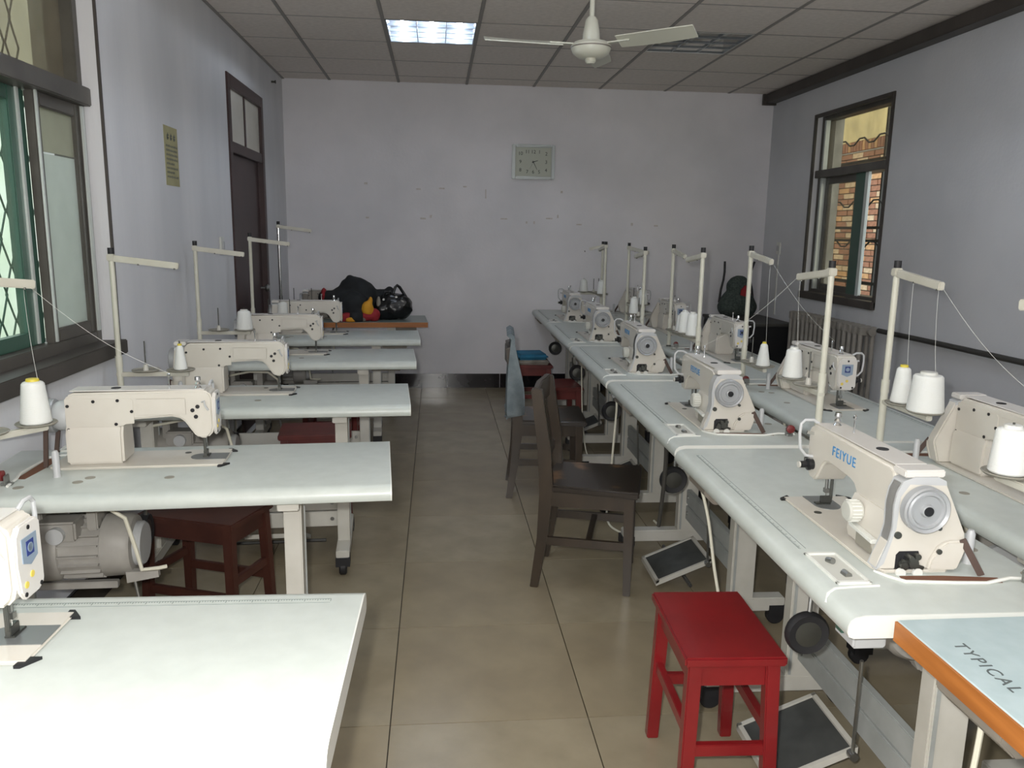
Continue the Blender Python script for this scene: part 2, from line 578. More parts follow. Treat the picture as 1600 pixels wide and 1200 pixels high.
sash(w1, XL - .10, XL - .065, 1.795, 2.36, z0 + .045, zt, .06, M['wgreen'], [(z0 + .09, zt - .045, M['clear'])])
for a, b in ((y0 + .045, 2.64), (2.64, y1 - .045)):
    MB().box(XL - .113, XL - .107, a, b, 1.995, z1 - .045).build('transom_pane', M['dusty'], w1)
MB().box(fx0 + .03, fx1 - .02, 2.62, 2.66, 1.995, z1 - .04).build('transom_mullion', M['wframe'], w1)
# reveal skins
# security grille outside: each zigzag wire is a part
gr = thing('security_grille', 'green diamond wire security grille outside the left window', 'grille', (XL - .30, 0, 0))
for kk in range(17):
    ya = y0 - .05 + kk * .11
    pts1, pts2 = [], []
    for q in range(15):
        z = z0 + q * .105
        d = .055 if q % 2 else 0
        pts1.append((0, ya + d, z))
    MB().tube(pts1, .004, 5).build('wire', M['wgreen'], gr)
    MB().tube([(.004, 2 * ya - p[1] + .0, p[2]) for p in pts1], .004, 5).build('wire', M['wgreen'], gr)
for z in (z0 - .02, z1 + .06):
    MB().bar((0, y0 - .15, z), (0, y1 + .15, z), .02, .03).build('grille_rail', M['wgreen'], gr)

# ---- right window
w2 = thing('window_2', 'right wall window with dark casing green sash and wavy bars', None, kind='structure')
y0, y1, z0, z1 = WR
jamb_frame(MB(), XR - .012, XR + .008, y0 - .02, y1 + .02, z0 - .03, z1 + .015, .028).build('casing', M['trimdark'], w2, bevel=.002)
MB().box(XR - .03, XR + .10, y0 - .02, y1 + .02, z0 - .045, z0 + .012).build('sill', M['trimdark'], w2, bevel=.003)
jamb_frame(MB(), XR + .05, XR + .15, y0, y1, z0, z1, .035).build('outer_frame', M['wframe'], w2, bevel=.003)
MB().box(XR + .02, XR + .16, y0, y1, 1.94, 2.0).build('transom_bar', M['wframe'], w2, bevel=.003)
MB().box(XR + .055, XR + .09, y1 - .062, y1 - .036, z0 + .03, z1 - .03).build('bright_track', M['walu'], w2)
MB().box(XR + .10, XR + .106, y0 + .03, y1 - .03, 2.0, z1 - .03).build('transom_pane', M['hazy'], w2)
sash(w2, XR + .095, XR + .13, 5.95, y1 - .065, z0 + .03, 1.94, .04, M['wframe'], [(z0 + .07, 1.90, M['hazy'])])
sg = MB().box(XR + .055, XR + .092, 5.835, 5.985, z0 + .03, 1.94).build('meeting_stile', M['wgreen'], w2, bevel=.004)
MB().box(XR + .048, XR + .07, 5.79, 5.832, z0 + .03, 1.945).build('bright_stile', M['walu'], sg)
wg = thing('window_bars', 'wavy dark steel bars outside the right window', 'window bars', (XR + .27, 0, 0))
for z in (2.22, 1.73, 1.41):
    pts = []
    for q in range(24):
        yy = y0 - .2 + q * .075
        pts.append((0, yy, z + (.022 if (q // 2) % 2 else -.022)))
    MB().tube(pts, .007, 6).build('wavy_bar', M['iron'], wg)
for z in (2.06, 1.54, 1.44, 1.11):
    MB().bar((.01, y0 - .2, z), (.01, y1 + .9, z), .012, .022).build('flat_bar', M['iron'], wg)
MB().bar((.02, 6.02, z0 - .1), (.02, 6.02, z1 + .1), .02, .02).build('upright_bar', M['iron'], wg)

# ---- door
d1 = thing('door_1', 'dark maroon door with two pale panes above in the left wall', None, kind='structure')
ya, yb = 5.53, 6.60
MB().box(XL - .12, XL + .012, ya, ya + .07, 0, 2.44).box(XL - .12, XL + .012, yb - .07, yb, 0, 2.44).box(XL - .12, XL + .012, ya + .07, yb - .07, 2.36, 2.44) \
    .box(XL - .12, XL + .006, ya + .07, yb - .07, 1.95, 2.02).build('door_frame', M['doorwood'], d1, bevel=.003)
for a, b in ((ya + .07, 6.04), (6.07, yb - .07)):
    MB().box(XL - .02, XL - .012, a, b, 2.02, 2.36).build('pane', M['doorglass'], d1)
MB().box(XL - .07, XL - .004, 6.04, 6.07, 2.02, 2.36).build('pane_bar', M['doorwood'], d1)
lf = MB().box(XL - .07, XL - .03, ya + .07, yb - .07, .01, 1.95).build('door_leaf', M['doorwood'], d1, bevel=.002)
for (a, b) in ((.15, .62), (.75, 1.28), (1.40, 1.85)):
    MB().box(XL - .032, XL - .024, ya + .19, yb - .19, a, b).build('raised_panel', M['doorwood'], lf, bevel=.006)
MB().lathe([(.012, 0), (.012, .03), (.026, .035), (.03, .05), (.02, .065)], (XL - .03, yb - .13, 1.0), 'x', 14).build('door_knob', M['steel'], lf)

# ---- outside
gd = MB().box(-9, XL - WT, -4, 14, -.5, -.4).box(XR + WT, 9, -4, 14, -.5, -.4).build('outside_ground', M['earth'])
tag(gd, 'pale green and earthy ground outside the windows', None, kind='structure')
ow = MB().box(-4.6, -4.4, -3, 12, -.4, 3.1).build('garden_wall', M['outwall'])  # pale colour raised in place of a brighter sky
tag(ow, 'pale wall across the yard outside the left window', None, kind='structure')
for yy in (3.2, 5.2, 7.2):
    MB().box(-4.4, -4.2, yy, yy + .35, -.4, 3.1).build('pier', M['outwall'], ow, bevel=.01)
def shrub(name, c, r, n, label, cat):
    t = thing(name, label, cat, c)
    mb = MB()
    for _ in range(n):
        d = Vector((random.gauss(0, 1), random.gauss(0, 1), random.gauss(0, 1))).normalized() * random.uniform(.3, 1)
        p = Vector((d.x * r[0], d.y * r[1], abs(d.z) * r[2]))
        a = random.random() * 6.28
        q = Vector((cos(a), sin(a), random.uniform(-.5, .5))) * .06
        w = Vector((-sin(a), cos(a), random.uniform(-.5, .5))) * .025
        k = len(mb.v)
        mb.add([p - q, p + w, p + q, p - w], [(0, 1, 2, 3)])
    o = mb.build('foliage', M['leaf'], t, smooth=0)
    o['kind'] = 'stuff'
    s = MB()
    for q in range(5):
        s.cyl((0, 0, 0), (r[0] * .5 * cos(q * 1.3), r[1] * .5 * sin(q * 1.3), r[2] * .7), .012, .005, 6)
    s.build('stem', M['slotwood'], t)
    return t
shrub('shrub', (-3.3, 5.2, -.4), (.5, .9, 1.3), 900, 'leafy green shrub in the yard outside the left window', 'shrub')
shrub('weed', (4.3, 8.6, -.4), (.25, .8, 1.35), 500, 'green weeds at the foot of the brick wall outside the right window', 'weeds')
XBW = 4.95
nb = thing('neighbour_building', 'red and tan brick building close outside the right window', 'building', (XBW, 8.0, -.4))
MB().box(.03, .4, -3, 5, 0, 2.86).build('wall_core', M['mortar'], nb)
MB().box(.0, .4, -3, 5, 2.98, 5.5).build('rendered_wall', M['cream'], nb)
bmesh_b = [MB().box(-.006, .05, -.118, .118, -.028, .028).mesh('brick', M[k], bevel=.003, seg=1) for k in ('brick1', 'brick2', 'brick3', 'brick1')]
cnt = 0
for r_ in range(30):
    z = 1.03 + r_ * .066
    if z > 2.86: break
    for c_ in range(10):
        y = .25 + c_ * .248 + (.124 if r_ % 2 else 0)
        inst('brick', random.choice(bmesh_b), nb, (random.uniform(-.003, .003), y, z))
        cnt += 1
sold = [MB().box(-.012, .05, -.028, .028, -.055, .055).mesh('soldier_brick', M[k], bevel=.003, seg=1) for k in ('brick1', 'brick1', 'brick2')]
for c_ in range(40):
    inst('soldier_brick', random.choice(sold), nb, (0, .25 + c_ * .066, 2.92))

# ================================================================ WALL THINGS
# radiator
rd = thing('cast_iron_radiator', 'grey cast iron column radiator under the right window', 'radiator', (XR - .10, 5.9, .12))
sec = MB()
for dx in (-.045, .045):
    sec.lathe([(.012, 0), (.017, .03), (.017, .68), (.012, .71)], (dx, 0, .01), 'z', 10)
sec.box(-.06, .06, -.022, .022, .0, .05).box(-.06, .06, -.022, .022, .67, .73)
secm = sec.mesh('section', M['radiator'], bevel=.004, seg=1)
for q in range(16):
    inst('section', secm, rd, (0, -.56 + q * .0745, 0))
MB().cyl((0, -.63, .70), (0, -.60, .70), .028, n=14).cyl((0, .60, .70), (0, .63, .70), .028, n=14).build('end_plugs', M['radiator'], rd)
for yy in (-.5, .5):
    MB().box(-.03, .03, yy - .02, yy + .02, -.12, .01).build('foot', M['radiator'], rd)
pp = MB().tube([(XR - .05, 5.28, .83), (XR - .045, 4.6, .832), (XR - .045, 2, .836), (XR - .045, YF + .02, .84)], .017, 10).build('heating_pipe', M['iron'])
tag(pp, 'dark heating pipe running along the right wall from the radiator', 'pipe')
# wall sockets
def socket(name, loc, face, label):
    t = thing(name, label, 'socket', loc)
    s = 1 if face == 'x+' else -1
    MB().box(0, s * .012, -.04, .04, -.055, .055).build('plate', M['lip'], t, bevel=.004)
    MB().box(s * .012, s * .02, -.02, .02, -.025, .025).build('rocker', M['cover'], t, bevel=.002)
    return t
t = socket('light_switch', (XL, 5.22, 1.35), 'x+', 'small white light switch on the left wall beside the dark door')
t['category'] = 'switch'
t = socket('wall_socket', (XR, 7.14, 1.356), 'x-', 'small white wall socket on the right wall near the far corner')
MB().box(-.008, 0, -.008, .008, -.6, -.055).build('cable_cover', M['lip'], t)
nl = MB().cyl((XL, 7.03, 2.633), (XL + .03, 7.03, 2.633), .008).lathe([(.014, 0), (.014, .006)], (XL + .03, 7.03, 2.633), 'x', 10).build('wall_hook', M['iron'])
tag(nl, 'small dark hook high on the left wall above the door', 'hook')

# notice on the left wall
nt_ = thing('paper_notice', 'narrow yellowed paper notice pasted on the left wall', 'notice', (XL, 4.355, 1.81))
MB().box(0, .0015, -.105, .105, -.145, .145).build('sheet', M['paper'], nt_)
tx = MB()
for k in range(3):
    yy = -.055 + k * .05
    tx.box(.0015, .0022, yy - .004, yy + .022, .085, .091).box(.0015, .0022, yy - .004, yy + .022, .098, .104).box(.0015, .0022, yy + .006, yy + .012, .078, .112).box(.0015, .0022, yy - .006, yy, .078, .098)
for r_ in range(8):
    z = .048 - r_ * .0215
    yy = -.085
    end = .085 if r_ not in (4, 6) else .03
    while yy < end:
        w = random.uniform(.007, .012)
        tx.box(.0015, .0022, yy, yy + w, z - .0015, z + .0015).box(.0015, .0022, yy + w * .4, yy + w * .6, z - .006, z + .006)
        if random.random() < .6:
            tx.box(.0015, .0022, yy, yy + w, z + .004, z + .006)
        yy += w + .004
tx.build('printed_text', M['inkdark'], nt_)['kind'] = 'stuff'

# clock on the back wall
ck = thing('wall_clock', 'rectangular silver framed wall clock with black numerals', 'clock', (.879, YB, 2.09))
CW, CH = .195, .153
jamb = MB()
for s in (-1, 1):
    jamb.box(s * CW, s * (CW - .03), -.035, 0, -CH, CH)
    jamb.box(-CW + .03, CW - .03, -.035, 0, s * CH, s * (CH - .026))
jamb.build('frame', M['clockframe'], ck, bevel=.006)
MB().box(-CW + .028, CW - .028, -.018, 0, -CH + .024, CH - .024).build('dial', M['clockface'], ck)
nums = {12: (0, .088), 1: (.055, .088), 2: (.118, .072), 3: (.118, 0), 4: (.118, -.072), 5: (.055, -.088), 6: (0, -.088), 7: (-.055, -.088), 8: (-.118, -.072), 9: (-.118, 0), 10: (-.118, .072), 11: (-.055, .088)}
for k, (px, pz) in nums.items():
    text(str(k), .044, M['black'], ck, frame_mat((px, -.0185, pz), (1, 0, 0), (0, 0, 1)), 'numeral')
def hand(a, L, w):
    d = Vector((sin(a), 0, cos(a)))
    return MB().bar(-d * .012 + Vector((0, -.021, 0)), d * L + Vector((0, -.021, 0)), w, .002, w * .5, .002, upv=(0, 1, 0))
hand(radians(72), .045, .008).build('hour_hand', M['black'], ck)
hand(radians(152), .075, .006).build('minute_hand', M['black'], ck)
hand(radians(208), .07, .0025).build('second_hand', M['darksteel'], ck)

# ================================================================ CEILING THINGS
def troffer(cx_, cy_, lit, label):
    t = thing('ceiling_troffer', label, 'ceiling light', (cx_, cy_, H), 0, 'ceiling light panels')
    w, d = .288, .298
    MB().box(-w, w, -d, d, .095, .10).box(-w, -w + .004, -d, d, 0, .095).box(w - .004, w, -d, d, 0, .095) \
        .box(-w, w, -d, -d + .004, 0, .095).box(-w, w, d - .004, d, 0, .095).build('housing', M['troffer' if lit else 'enamelw'], t)  # paler colour on the unlit housing stands in for its glints
    for k in range(3):
        x = (k - 1) * .19
        MB().cyl((x, -.28, .06), (x, .28, .06), .013, n=12).build('tube', M['tube_on' if lit else 'tube_off'], t)
    for k in range(4):
        x = -w + .006 + k * (2 * w - .012) / 3
        MB().box(x - .003, x + .003, -d + .005, d - .005, .002, .022).build('louver_spine', M['louver'], t)
    for k in range(5):
        y = -d + .008 + k * (2 * d - .016) / 4
        MB().prism([(y - .006, .003), (y + .006, .003), (y + .002, .018), (y - .002, .018)], -w + .005, w - .005, 'yz').build('louver_blade', M['louver'], t)
    return t
for (x, y) in lamp_cells:
    if y > 5:
        troffer(x, y, x < 1, 'lit mirror louvre ceiling light left of the fan' if x < 1 else 'unlit mirror louvre ceiling light right of the fan')
    else:  # lit fixtures out of view, added to supply ambient light
        troffer(x, y, True, 'added unseen lit mirror louvre ceiling light above the %s side %s' % ('left' if x < 1 else 'right', 'of the camera' if y > 2 else 'behind the camera'))

# fan
fn = thing('ceiling_fan', 'ivory three blade ceiling fan on a short rod', 'fan', (.735, 4.0, H))
MB().lathe([(.012, -.33), (.012, 0)], n=12).build('rod', M['fanw'], fn)
MB().lathe([(.045, -.045), (.055, -.02), (.055, 0)], n=20).build('ceiling_cup', M['fanw'], fn)
MB().lathe([(.042, -.385), (.040, -.35), (.030, -.29), (.018, -.275)], n=20).build('rod_cup', M['fanw'], fn)
MB().lathe([(.03, -.462), (.06, -.458), (.086, -.44), (.095, -.418), (.095, -.405), (.08, -.39), (.04, -.385)], n=32).build('motor_housing', M['fanw'], fn)
MB().lathe([(.09, -.420), (.0965, -.416), (.0965, -.411), (.09, -.407)], n=32).build('housing_ring', M['enamelgrey'], fn)
MB().lathe([(.018, -.485), (.026, -.475), (.026, -.46)], n=16).build('bottom_cap', M['fanw'], fn)
for a in (radians(-36), radians(181), radians(72)):
    d = Vector((cos(a), sin(a), 0))
    n_ = Vector((-sin(a), cos(a), 0))
    mb = MB()
    L = 9
    for k in range(L + 1):
        s = k / L
        r = .14 + s * .37
        w = .042 + .010 * sin(s * pi)
        tilt = .016
        z = -.398 + .008 * s * s
        for (q, dz) in ((-w, tilt), (w, -tilt)):
            mb.v.append(tuple(d * r + n_ * q + Vector((0, 0, z + dz + .002))))
            mb.v.append(tuple(d * r + n_ * q + Vector((0, 0, z + dz - .002))))
    for k in range(L):
        b = k * 4
        mb.f += [(b, b + 2, b + 6, b + 4), (b + 1, b + 5, b + 7, b + 3), (b, b + 4, b + 5, b + 1), (b + 2, b + 3, b + 7, b + 6)]
    mb.f += [(0, 1, 3, 2), (L * 4, L * 4 + 2, L * 4 + 3, L * 4 + 1)]
    bl = mb.build('blade', M['fanw'], fn)
    MB().bar(d * .06 + Vector((0, 0, -.40)), d * .2 + Vector((0, 0, -.397)), .03, .006).build('blade_bracket', M['fanw'], bl)

# ================================================================ SEWING TABLE
def make_table(L, my, topm='top', edge=None, ruler=True, legs=(-.27, .44)):
    """origin: floor below the middle of the operator's edge; operator at -y, handwheel side +x"""
    D = .53
    t = thing('sewing_table')
    h = TZ
    if edge:
        prof = [(.003, h - .042), (0, h - .039), (0, h - .003), (.003, h), (D - .003, h), (D, h - .003), (D, h - .039), (D - .003, h - .042)]
    else:
        prof = [(.014, h - .047), (.004, h - .043), (0, h - .034), (.001, h - .022), (.006, h - .011), (.016, h - .004), (.034, h),
                (D - .034, h), (D - .016, h - .004), (D - .006, h - .011), (D - .001, h - .022), (D, h - .034), (D - .004, h - .043), (D - .014, h - .047)]
    MB().prism(prof, -L / 2, L / 2, 'yz').build('table_top', M[topm], t, smooth=40)
    if edge:
        MB().box(-L / 2, L / 2, -.004, .001, h - .041, h - .002).box(-L / 2, L / 2, D - .001, D + .004, h - .041, h - .002).build('edge_strip', M['woodedge'], t)
    else:
        for sx in (-1, 1):
            MB().prism(prof, sx * L / 2, sx * (L / 2 + .003), 'yz').build('edge_band', M['lip'], t, smooth=40)
    # machine cut-out, belt slot, tray, pin, hole caps
    MB().prism([(.428, my - .045), (.45, my - .05), (.462, my - .04), (.47, my + .16), (.445, my + .165), (.43, my + .05)], h - .002, h + .0006, 'xy').build('belt_slot', M['slotwood'], t)
    MB().tube([(.40, my - .085, h), (.43, my - .075, h + .002), (.462, my - .05, h + .003), (.472, my + .05, h + .003), (.476, my + .12, h + .003), (.46, my + .18, h + .006), (.46, my + .24, h + .003)], .0042, 6).build('slot_lip', M['lip'], t)
    ty = my - .20
    tr_ = MB().box(.30, .465, ty, ty + .008, h - .004, h + .005).box(.30, .465, ty + .068, ty + .076, h - .004, h + .005).box(.30, .312, ty, ty + .076, h - .004, h + .005).box(.453, .465, ty, ty + .076, h - .004, h + .005)
    tr_ = tr_.build('accessory_tray', M['lip'], t, bevel=.002)
    MB().box(.31, .455, ty + .006, ty + .07, h - .001, h + .0012).build('tray_floor', M['traywhite'], tr_)
    MB().cyl((.345, ty + .035, h + .004), (.362, ty + .04, h + .008), .007, n=10).build('bobbin', M['steel'], tr_)
    MB().cyl((.41, ty + .04, h + .003), (.43, ty + .042, h + .003), .008, n=10).build('bobbin', M['steel'], tr_)
    MB().tube([(.475, ty + .085, h + .001), (.478, ty + .03, h + .001), (.482, .03, h + .0), (.492, .012, h - .006), (.505, .003, h - .02)], .0032, 6).build('tray_lip', M['lip'], t)
    MB().lathe([(.011, h), (.0095, h + .005), (.0095, h + .07), (.006, h + .078)], (.365, my + .15, 0), 'z', 14).build('head_rest_pin', M['cover'], t)
    for (x, y) in ((.27, my + .17), (.29, my + .21), (.43, my + .245), (.05, my + .19)):
        MB().lathe([(.014, h - .001), (.014, h + .001), (.010, h + .0015)], (x, y, 0), 'z', 14).build('hole_cap', M['plate'], t)
    # bobbin winder bolted on the table
    bw = MB().box(.455, .485, my + .205, my + .225, h, h + .008).box(.468, .473, my + .20, my + .23, h, h + .03).build('bobbin_winder', M['steel'], t, bevel=.002)
    MB().lathe([(.006, 0), (.015, .003), (.015, .010), (.006, .014)], (.475, my + .215, h + .027), 'x', 16).build('winder_wheel', M['redknob'], bw)
    if ruler:
        r_ = MB()
        ry = .048
        r_.box(-.52, .27, ry - .0006, ry + .0006, h, h + .0005).box(-.52, .27, ry + .0155, ry + .0167, h, h + .0005)
        for k in range(159):
            x = -.52 + k * .005
            ln = .010 if k % 10 == 0 else (.0075 if k % 5 == 0 else .0045)
            r_.box(x - .0007, x + .0007, ry, ry + ln, h, h + .0005)
        r_.build('ruler_print', M['ink'], t)
    # stand
    for lx in legs:
        lg = MB().box(lx - .026, lx + .026, .285, .375, .105, h - .075).build('leg', M['stand'], t, bevel=.004)
        MB().box(lx - .030, lx - .026, .292, .30, .12, h - .09).box(lx + .026, lx + .030, .292, .30, .12, h - .09).build('leg_seam', M['standgrey'], lg)
        MB().box(lx - .03, lx + .03, .05, D - .05, h - .08, h - .045).build('top_rail', M['stand'], t, bevel=.003)
        ft = MB().box(lx - .028, lx + .028, .03, .50, .062, .115).build('foot_beam', M['stand'], t, bevel=.004)
        for fy in (.055, .475):
            MB().box(lx - .03, lx + .03, fy - .035, fy + .03, .045, .085).lathe([(.028, -.016), (.034, -.010), (.034, .010), (.028, .016)], (lx, fy, .034), 'x', 18).build('caster', M['rubber'], ft)
    for k in range(2):
        c_ = MB().box(legs[0] + .026, legs[1] - .026, .318, .342, .17 + k * .075, .238 + k * .075).build('cross_rail', M['stand' if my < .2 else 'standgrey'], t, bevel=.003)
        for bx in (legs[0] + .05, legs[1] - .05):
            MB().cyl((bx, .314, .205 + k * .075), (bx, .346, .205 + k * .075), .009, n=10).build('bolt', M['steel'], c_)
    # pedal with linkage
    pd = MB()
    def pz(y): return .035 + (y - .10) * .42
    pts = []
    for (x, y) in ((-.10, .10), (.14, .10), (.14, .31), (-.10, .31)):
        pts.append((x, y, pz(y)))
    def ring(x0, x1, ya, yb_, th):
        return [(x0, ya, pz(ya) + th), (x1, ya, pz(ya) + th), (x1, yb_, pz(yb_) + th), (x0, yb_, pz(yb_) + th)]
    def slab(mb, x0, x1, ya, yb_, t0, t1):
        mb.add(ring(x0, x1, ya, yb_, t0) + ring(x0, x1, ya, yb_, t1), [(3, 2, 1, 0), (4, 5, 6, 7), (0, 1, 5, 4), (1, 2, 6, 5), (2, 3, 7, 6), (3, 0, 4, 7)])
        return mb
    pe = slab(slab(slab(slab(slab(MB(), -.12, .14, .09, .32, -.012, -.002), -.12, -.108, .09, .32, -.002, .008), .128, .14, .09, .32, -.002, .008), -.12, .14, .09, .102, -.002, .008), -.12, .14, .308, .32, -.002, .008)
    pe = pe.build('pedal', M['stand'], t)
    slab(MB(), -.107, .127, .103, .307, -.002, .003).build('pedal_mat', M['matgrey'], pe)
    MB().cyl((-.2, .21, .055), (.22, .21, .055), .008, n=8).build('pedal_axle', M['iron'], pe)
    MB().cyl((.15, .30, pz(.3)), (.20, .27, .42), .005, n=8).lathe([(.012, -.012), (.012, .012)], (.15, .30, pz(.3)), 'x', 10).build('pedal_rod', M['steel'], pe)
    # knee lifter
    kn = MB().tube([(.12, .26, h - .05), (.17, .16, h - .07), (.19, .13, h - .12), (.20, .12, .47)], .006, 8).build('knee_lifter', M['steel'], t)
    MB().lathe([(.034, -.010), (.05, -.014), (.055, -.006), (.055, .006), (.05, .014), (.034, .010)], (.20, .12, .50), 'x', 28).build('knee_pad', M['rubber'], kn)
    MB().lathe([(.006, -.014), (.033, -.011), (.033, .011), (.006, .014)], (.20, .12, .50), 'x', 24).build('pad_hub', M['darksteel'], kn)
    # switch box and drawer under the top
    sb = MB().box(.46, .54, .05, .12, h - .105, h - .047).build('switch_box', M['cover'], t, bevel=.004)
    MB().box(.475, .50, .044, .051, h - .09, h - .065).build('switch_button', M['wgreen'], sb)
    MB().prism([(.02, h - .047), (.02, h - .075), (.05, h - .105), (.22, h - .105), (.22, h - .047)], -.50, -.33, 'yz').build('drawer', M['enamelgrey'], t, bevel=.003)
    add_motor(t, my)
    return t

def add_motor(tb, my):
    z, y, x0 = (.505, my + .06, .185) if my < .2 else (.56, my + .12, -.03)
    t = MB().lathe([(.055, x0), (.086, x0 + .006), (.094, x0 + .02), (.096, x0 + .085), (.088, x0 + .088), (.088, x0 + .20), (.096, x0 + .203), (.102, x0 + .22), (.102, x0 + .30), (.09, x0 + .32), (.04, x0 + .325)], (0, y, z), 'x', 40).build('clutch_motor', M['motor'], tb)
    fins = MB()
    for k in range(20):
        a = 2 * pi * k / 20
        d = Vector((0, cos(a), sin(a)))
        fins.bar(Vector((x0 + .09, y, z)) + d * .09, Vector((x0 + .20, y, z)) + d * .09, .004, .018, upv=tuple(d))
    fins.build('cooling_fins', M['motor'], t)['kind'] = 'stuff'
    MB().lathe([(.062, x0 - .02), (.068, x0 - .012), (.068, x0 + .002)], (0, y, z), 'x', 28).build('end_cap', M['cover'], t)
    MB().box(x0 + .14, x0 + .25, y + .02, y + .105, z + .05, z + .11).build('terminal_box', M['motor'], t, bevel=.006)
    MB().cyl((x0 + .19, y + .10, z + .075), (x0 + .19, y + .125, z + .075), .024, n=18).build('gland', M['cover'], t)
    for q in (.105, .255):
        MB().box(x0 + q - .015, x0 + q + .015, y - .07, y + .07, z + .07, TZ - .047).build('bracket', M['motor'], t, bevel=.004)
    MB().lathe([(.03, x0 + .325), (.045, x0 + .33), (.036, x0 + .338), (.045, x0 + .346), (.02, x0 + .35)], (0, y, z), 'x', 24).build('pulley', M['darksteel'], t)
    MB().bar((x0 + .31, y + .02, z - .115), (x0 + .06, y + .02, z - .12), .022, .022).bar((x0 + .29, y + .02, z - .12), (x0 + .29, y, z - .08), .03, .03).build('clutch_lever', M['motor'], t, bevel=.002)
    MB().tube([(x0 + .30, y + .12, z + .14), (x0 + .15, y + .13, z + .17), (x0 + .05, y + .125, z + .165), (x0 + .0, y + .11, z + .12), (x0 - .02, y + .10, z + .02), (x0 - .03, y + .09, z - .05), (x0 - .07, y + .06, z - .06), (x0 - .09, y + .05, z - .06)], .006, 8).build('motor_cable', M['cable'], t)
    MB().bar((x0 + .02, y + .06, z - .08), (x0 - .07, y + .06, z - .075), .03, .035, .02, .02).build('cable_shoe', M['motor'], t)
    return t

# ================================================================ SEWING MACHINE
def make_machine(pm='enamel', lettered=True, belts=True, cover=True):
    """origin: needle point on the table; operator at -y, handwheel towards +x"""
    t = thing('sewing_machine')
    E_ = M[pm]
    MB().prism([(-.066, -.089), (.40, -.089), (.43, -.07), (.43, .07), (.40, .089), (-.066, .089)], 0, .007, 'xy').build('bed', E_, t, bevel=.003)
    prof = [(.385, .006), (.385, .20), (.378, .215), (.36, .222), (-.006, .226), (-.024, .221), (-.034, .205), (-.035, .11), (-.030, .092), (-.016, .077), (.008, .077), (.022, .088),
            (.048, .128), (.062, .140), (.085, .146), (.19, .139), (.215, .131), (.230, .115), (.236, .09), (.238, .006)]
    body = MB().prism(prof, -.043, .043, 'xz').build('arm', E_, t, bevel=.006, seg=3)
    MB().prism([(-.052, .006), (-.058, .03), (-.054, .10), (-.044, .125), (.044, .125), (.054, .10), (.056, .006)], .225, .386, 'yz').build('column', E_, body, bevel=.007)
    # top lid line
    MB().box(-.012, .37, -.036, .036, .2255, .2285).build('top_cover', M['enamelw'], body, bevel=.001)
    MB().lathe([(.014, .2285), (.014, .230), (.008, .2295)], (.25, 0, 0), 'z', 18).build('oil_window', M['rubber'], body)
    MB().lathe([(.011, .2285), (.006, .234), (.009, .24), (.005, .246), (.009, .252), (.008, .262)], (.012, .008, 0), 'z', 14).build('thread_post', M['chrome'], t)
    MB().lathe([(.003, .228), (.002, .235), (.002, .262), (.005, .266), (.005, .271), (.002, .274)], (.095, .01, 0), 'z', 10).build('thread_pin', M['chrome'], t)
    # rear cover plates with screws
    cp = MB().prism([(.192, .128), (.192, .198), (.198, .205), (.383, .205), (.383, .092), (.255, .092), (.245, .105), (.24, .118), (.215, .126)], .0425, .0455, 'xz').build('rear_cover', E_, t, bevel=.001)
    MB().box(.043, .183, .0425, .0445, .152, .203).build('rear_panel', E_, t, bevel=.001)
    sc = MB()
    for (x, z) in ((.375, .184), (.303, .197), (.235, .199), (.197, .165), (.243, .127), (.376, .113), (.334, .099), (.283, .098)):
        sc.cyl((x, .045, z), (x, .048, z), .0048, n=10)
    for (x, z) in ((.024, .165), (.009, .176), (.015, .145)):
        sc.cyl((x, .042, z), (x, .0455, z), .0062, n=12)
    sc.build('cover_screws', M['black'], cp)['kind'] = 'stuff'
    MB().tube([(-.004, .046, .19), (-.012, .05, .195), (-.014, .05, .18), (-.022, .044, .165)], .003, 6).build('thread_guide', M['cover'], t)
    # face plate with badge
    fp = MB().prism([(-.040, .10), (-.036, .09), (-.018, .083), (.022, .083), (.036, .10), (.043, .15), (.040, .20), (.026, .216), (-.030, .216), (-.040, .206)], -.042, -.032, 'yz').build('face_plate', M['enamelw'], t, bevel=.003)
    bd = MB().prism([(-.022, .150), (.002, .140), (.026, .150), (.026, .192), (-.022, .192)], -.0435, -.041, 'yz').build('badge', M['badge'], fp)
    MB().box(-.0442, -.043, -.010, .013, .158, .184).build('badge_mark', M['navy'], bd)
    MB().lathe([(.0085, -.0448), (.0085, -.044), (.0065, -.044), (.0065, -.0448)], (0, .0015, .171), 'x', 16).build('badge_ring', M['badge'], bd)
    for (py, pz_) in ((0, .206), (-.026, .094), (.024, .094)):
        MB().lathe([(.004, -.0435), (.004, -.0415)], (0, py, pz_), 'x', 10).build('plate_screw', M['black'], fp)
    for (py, pz_) in ((0, .122), (.020, .110)):
        MB().lathe([(.006, -.0435), (.006, -.0415)], (0, py, pz_), 'x', 12).build('plug', M['yellow'], fp)
    # needle assembly
    MB().cyl((0, 0, .078), (0, 0, .040), .0045, n=10).cyl((0, 0, .040), (0, 0, .008), .0012, n=6).box(-.006, .006, -.006, .006, .040, .052).build('needle_bar', M['steel'], t)
    MB().cyl((0, .014, .08), (0, .014, .022), .0045, n=10).box(-.005, .005, -.014, .016, .012, .030).box(-.009, .009, -.028, .012, .007, .012).build('presser_foot', M['darksteel'], t, bevel=.001)
    arc = [(.012 + .034 * cos(a), .034 * sin(a)) for a in [radians(-90 + q * 15) for q in range(13)]]
    MB().prism([(-.064, -.034)] + arc + [(-.064, .034)], .0065, .0085, 'xy').build('needle_plate', M['plategrey'], t)
    MB().lathe([(.010, .0068), (.010, .008)], (.065, -.05, 0), 'z', 14).build('bed_plug', M['darksteel'], t)
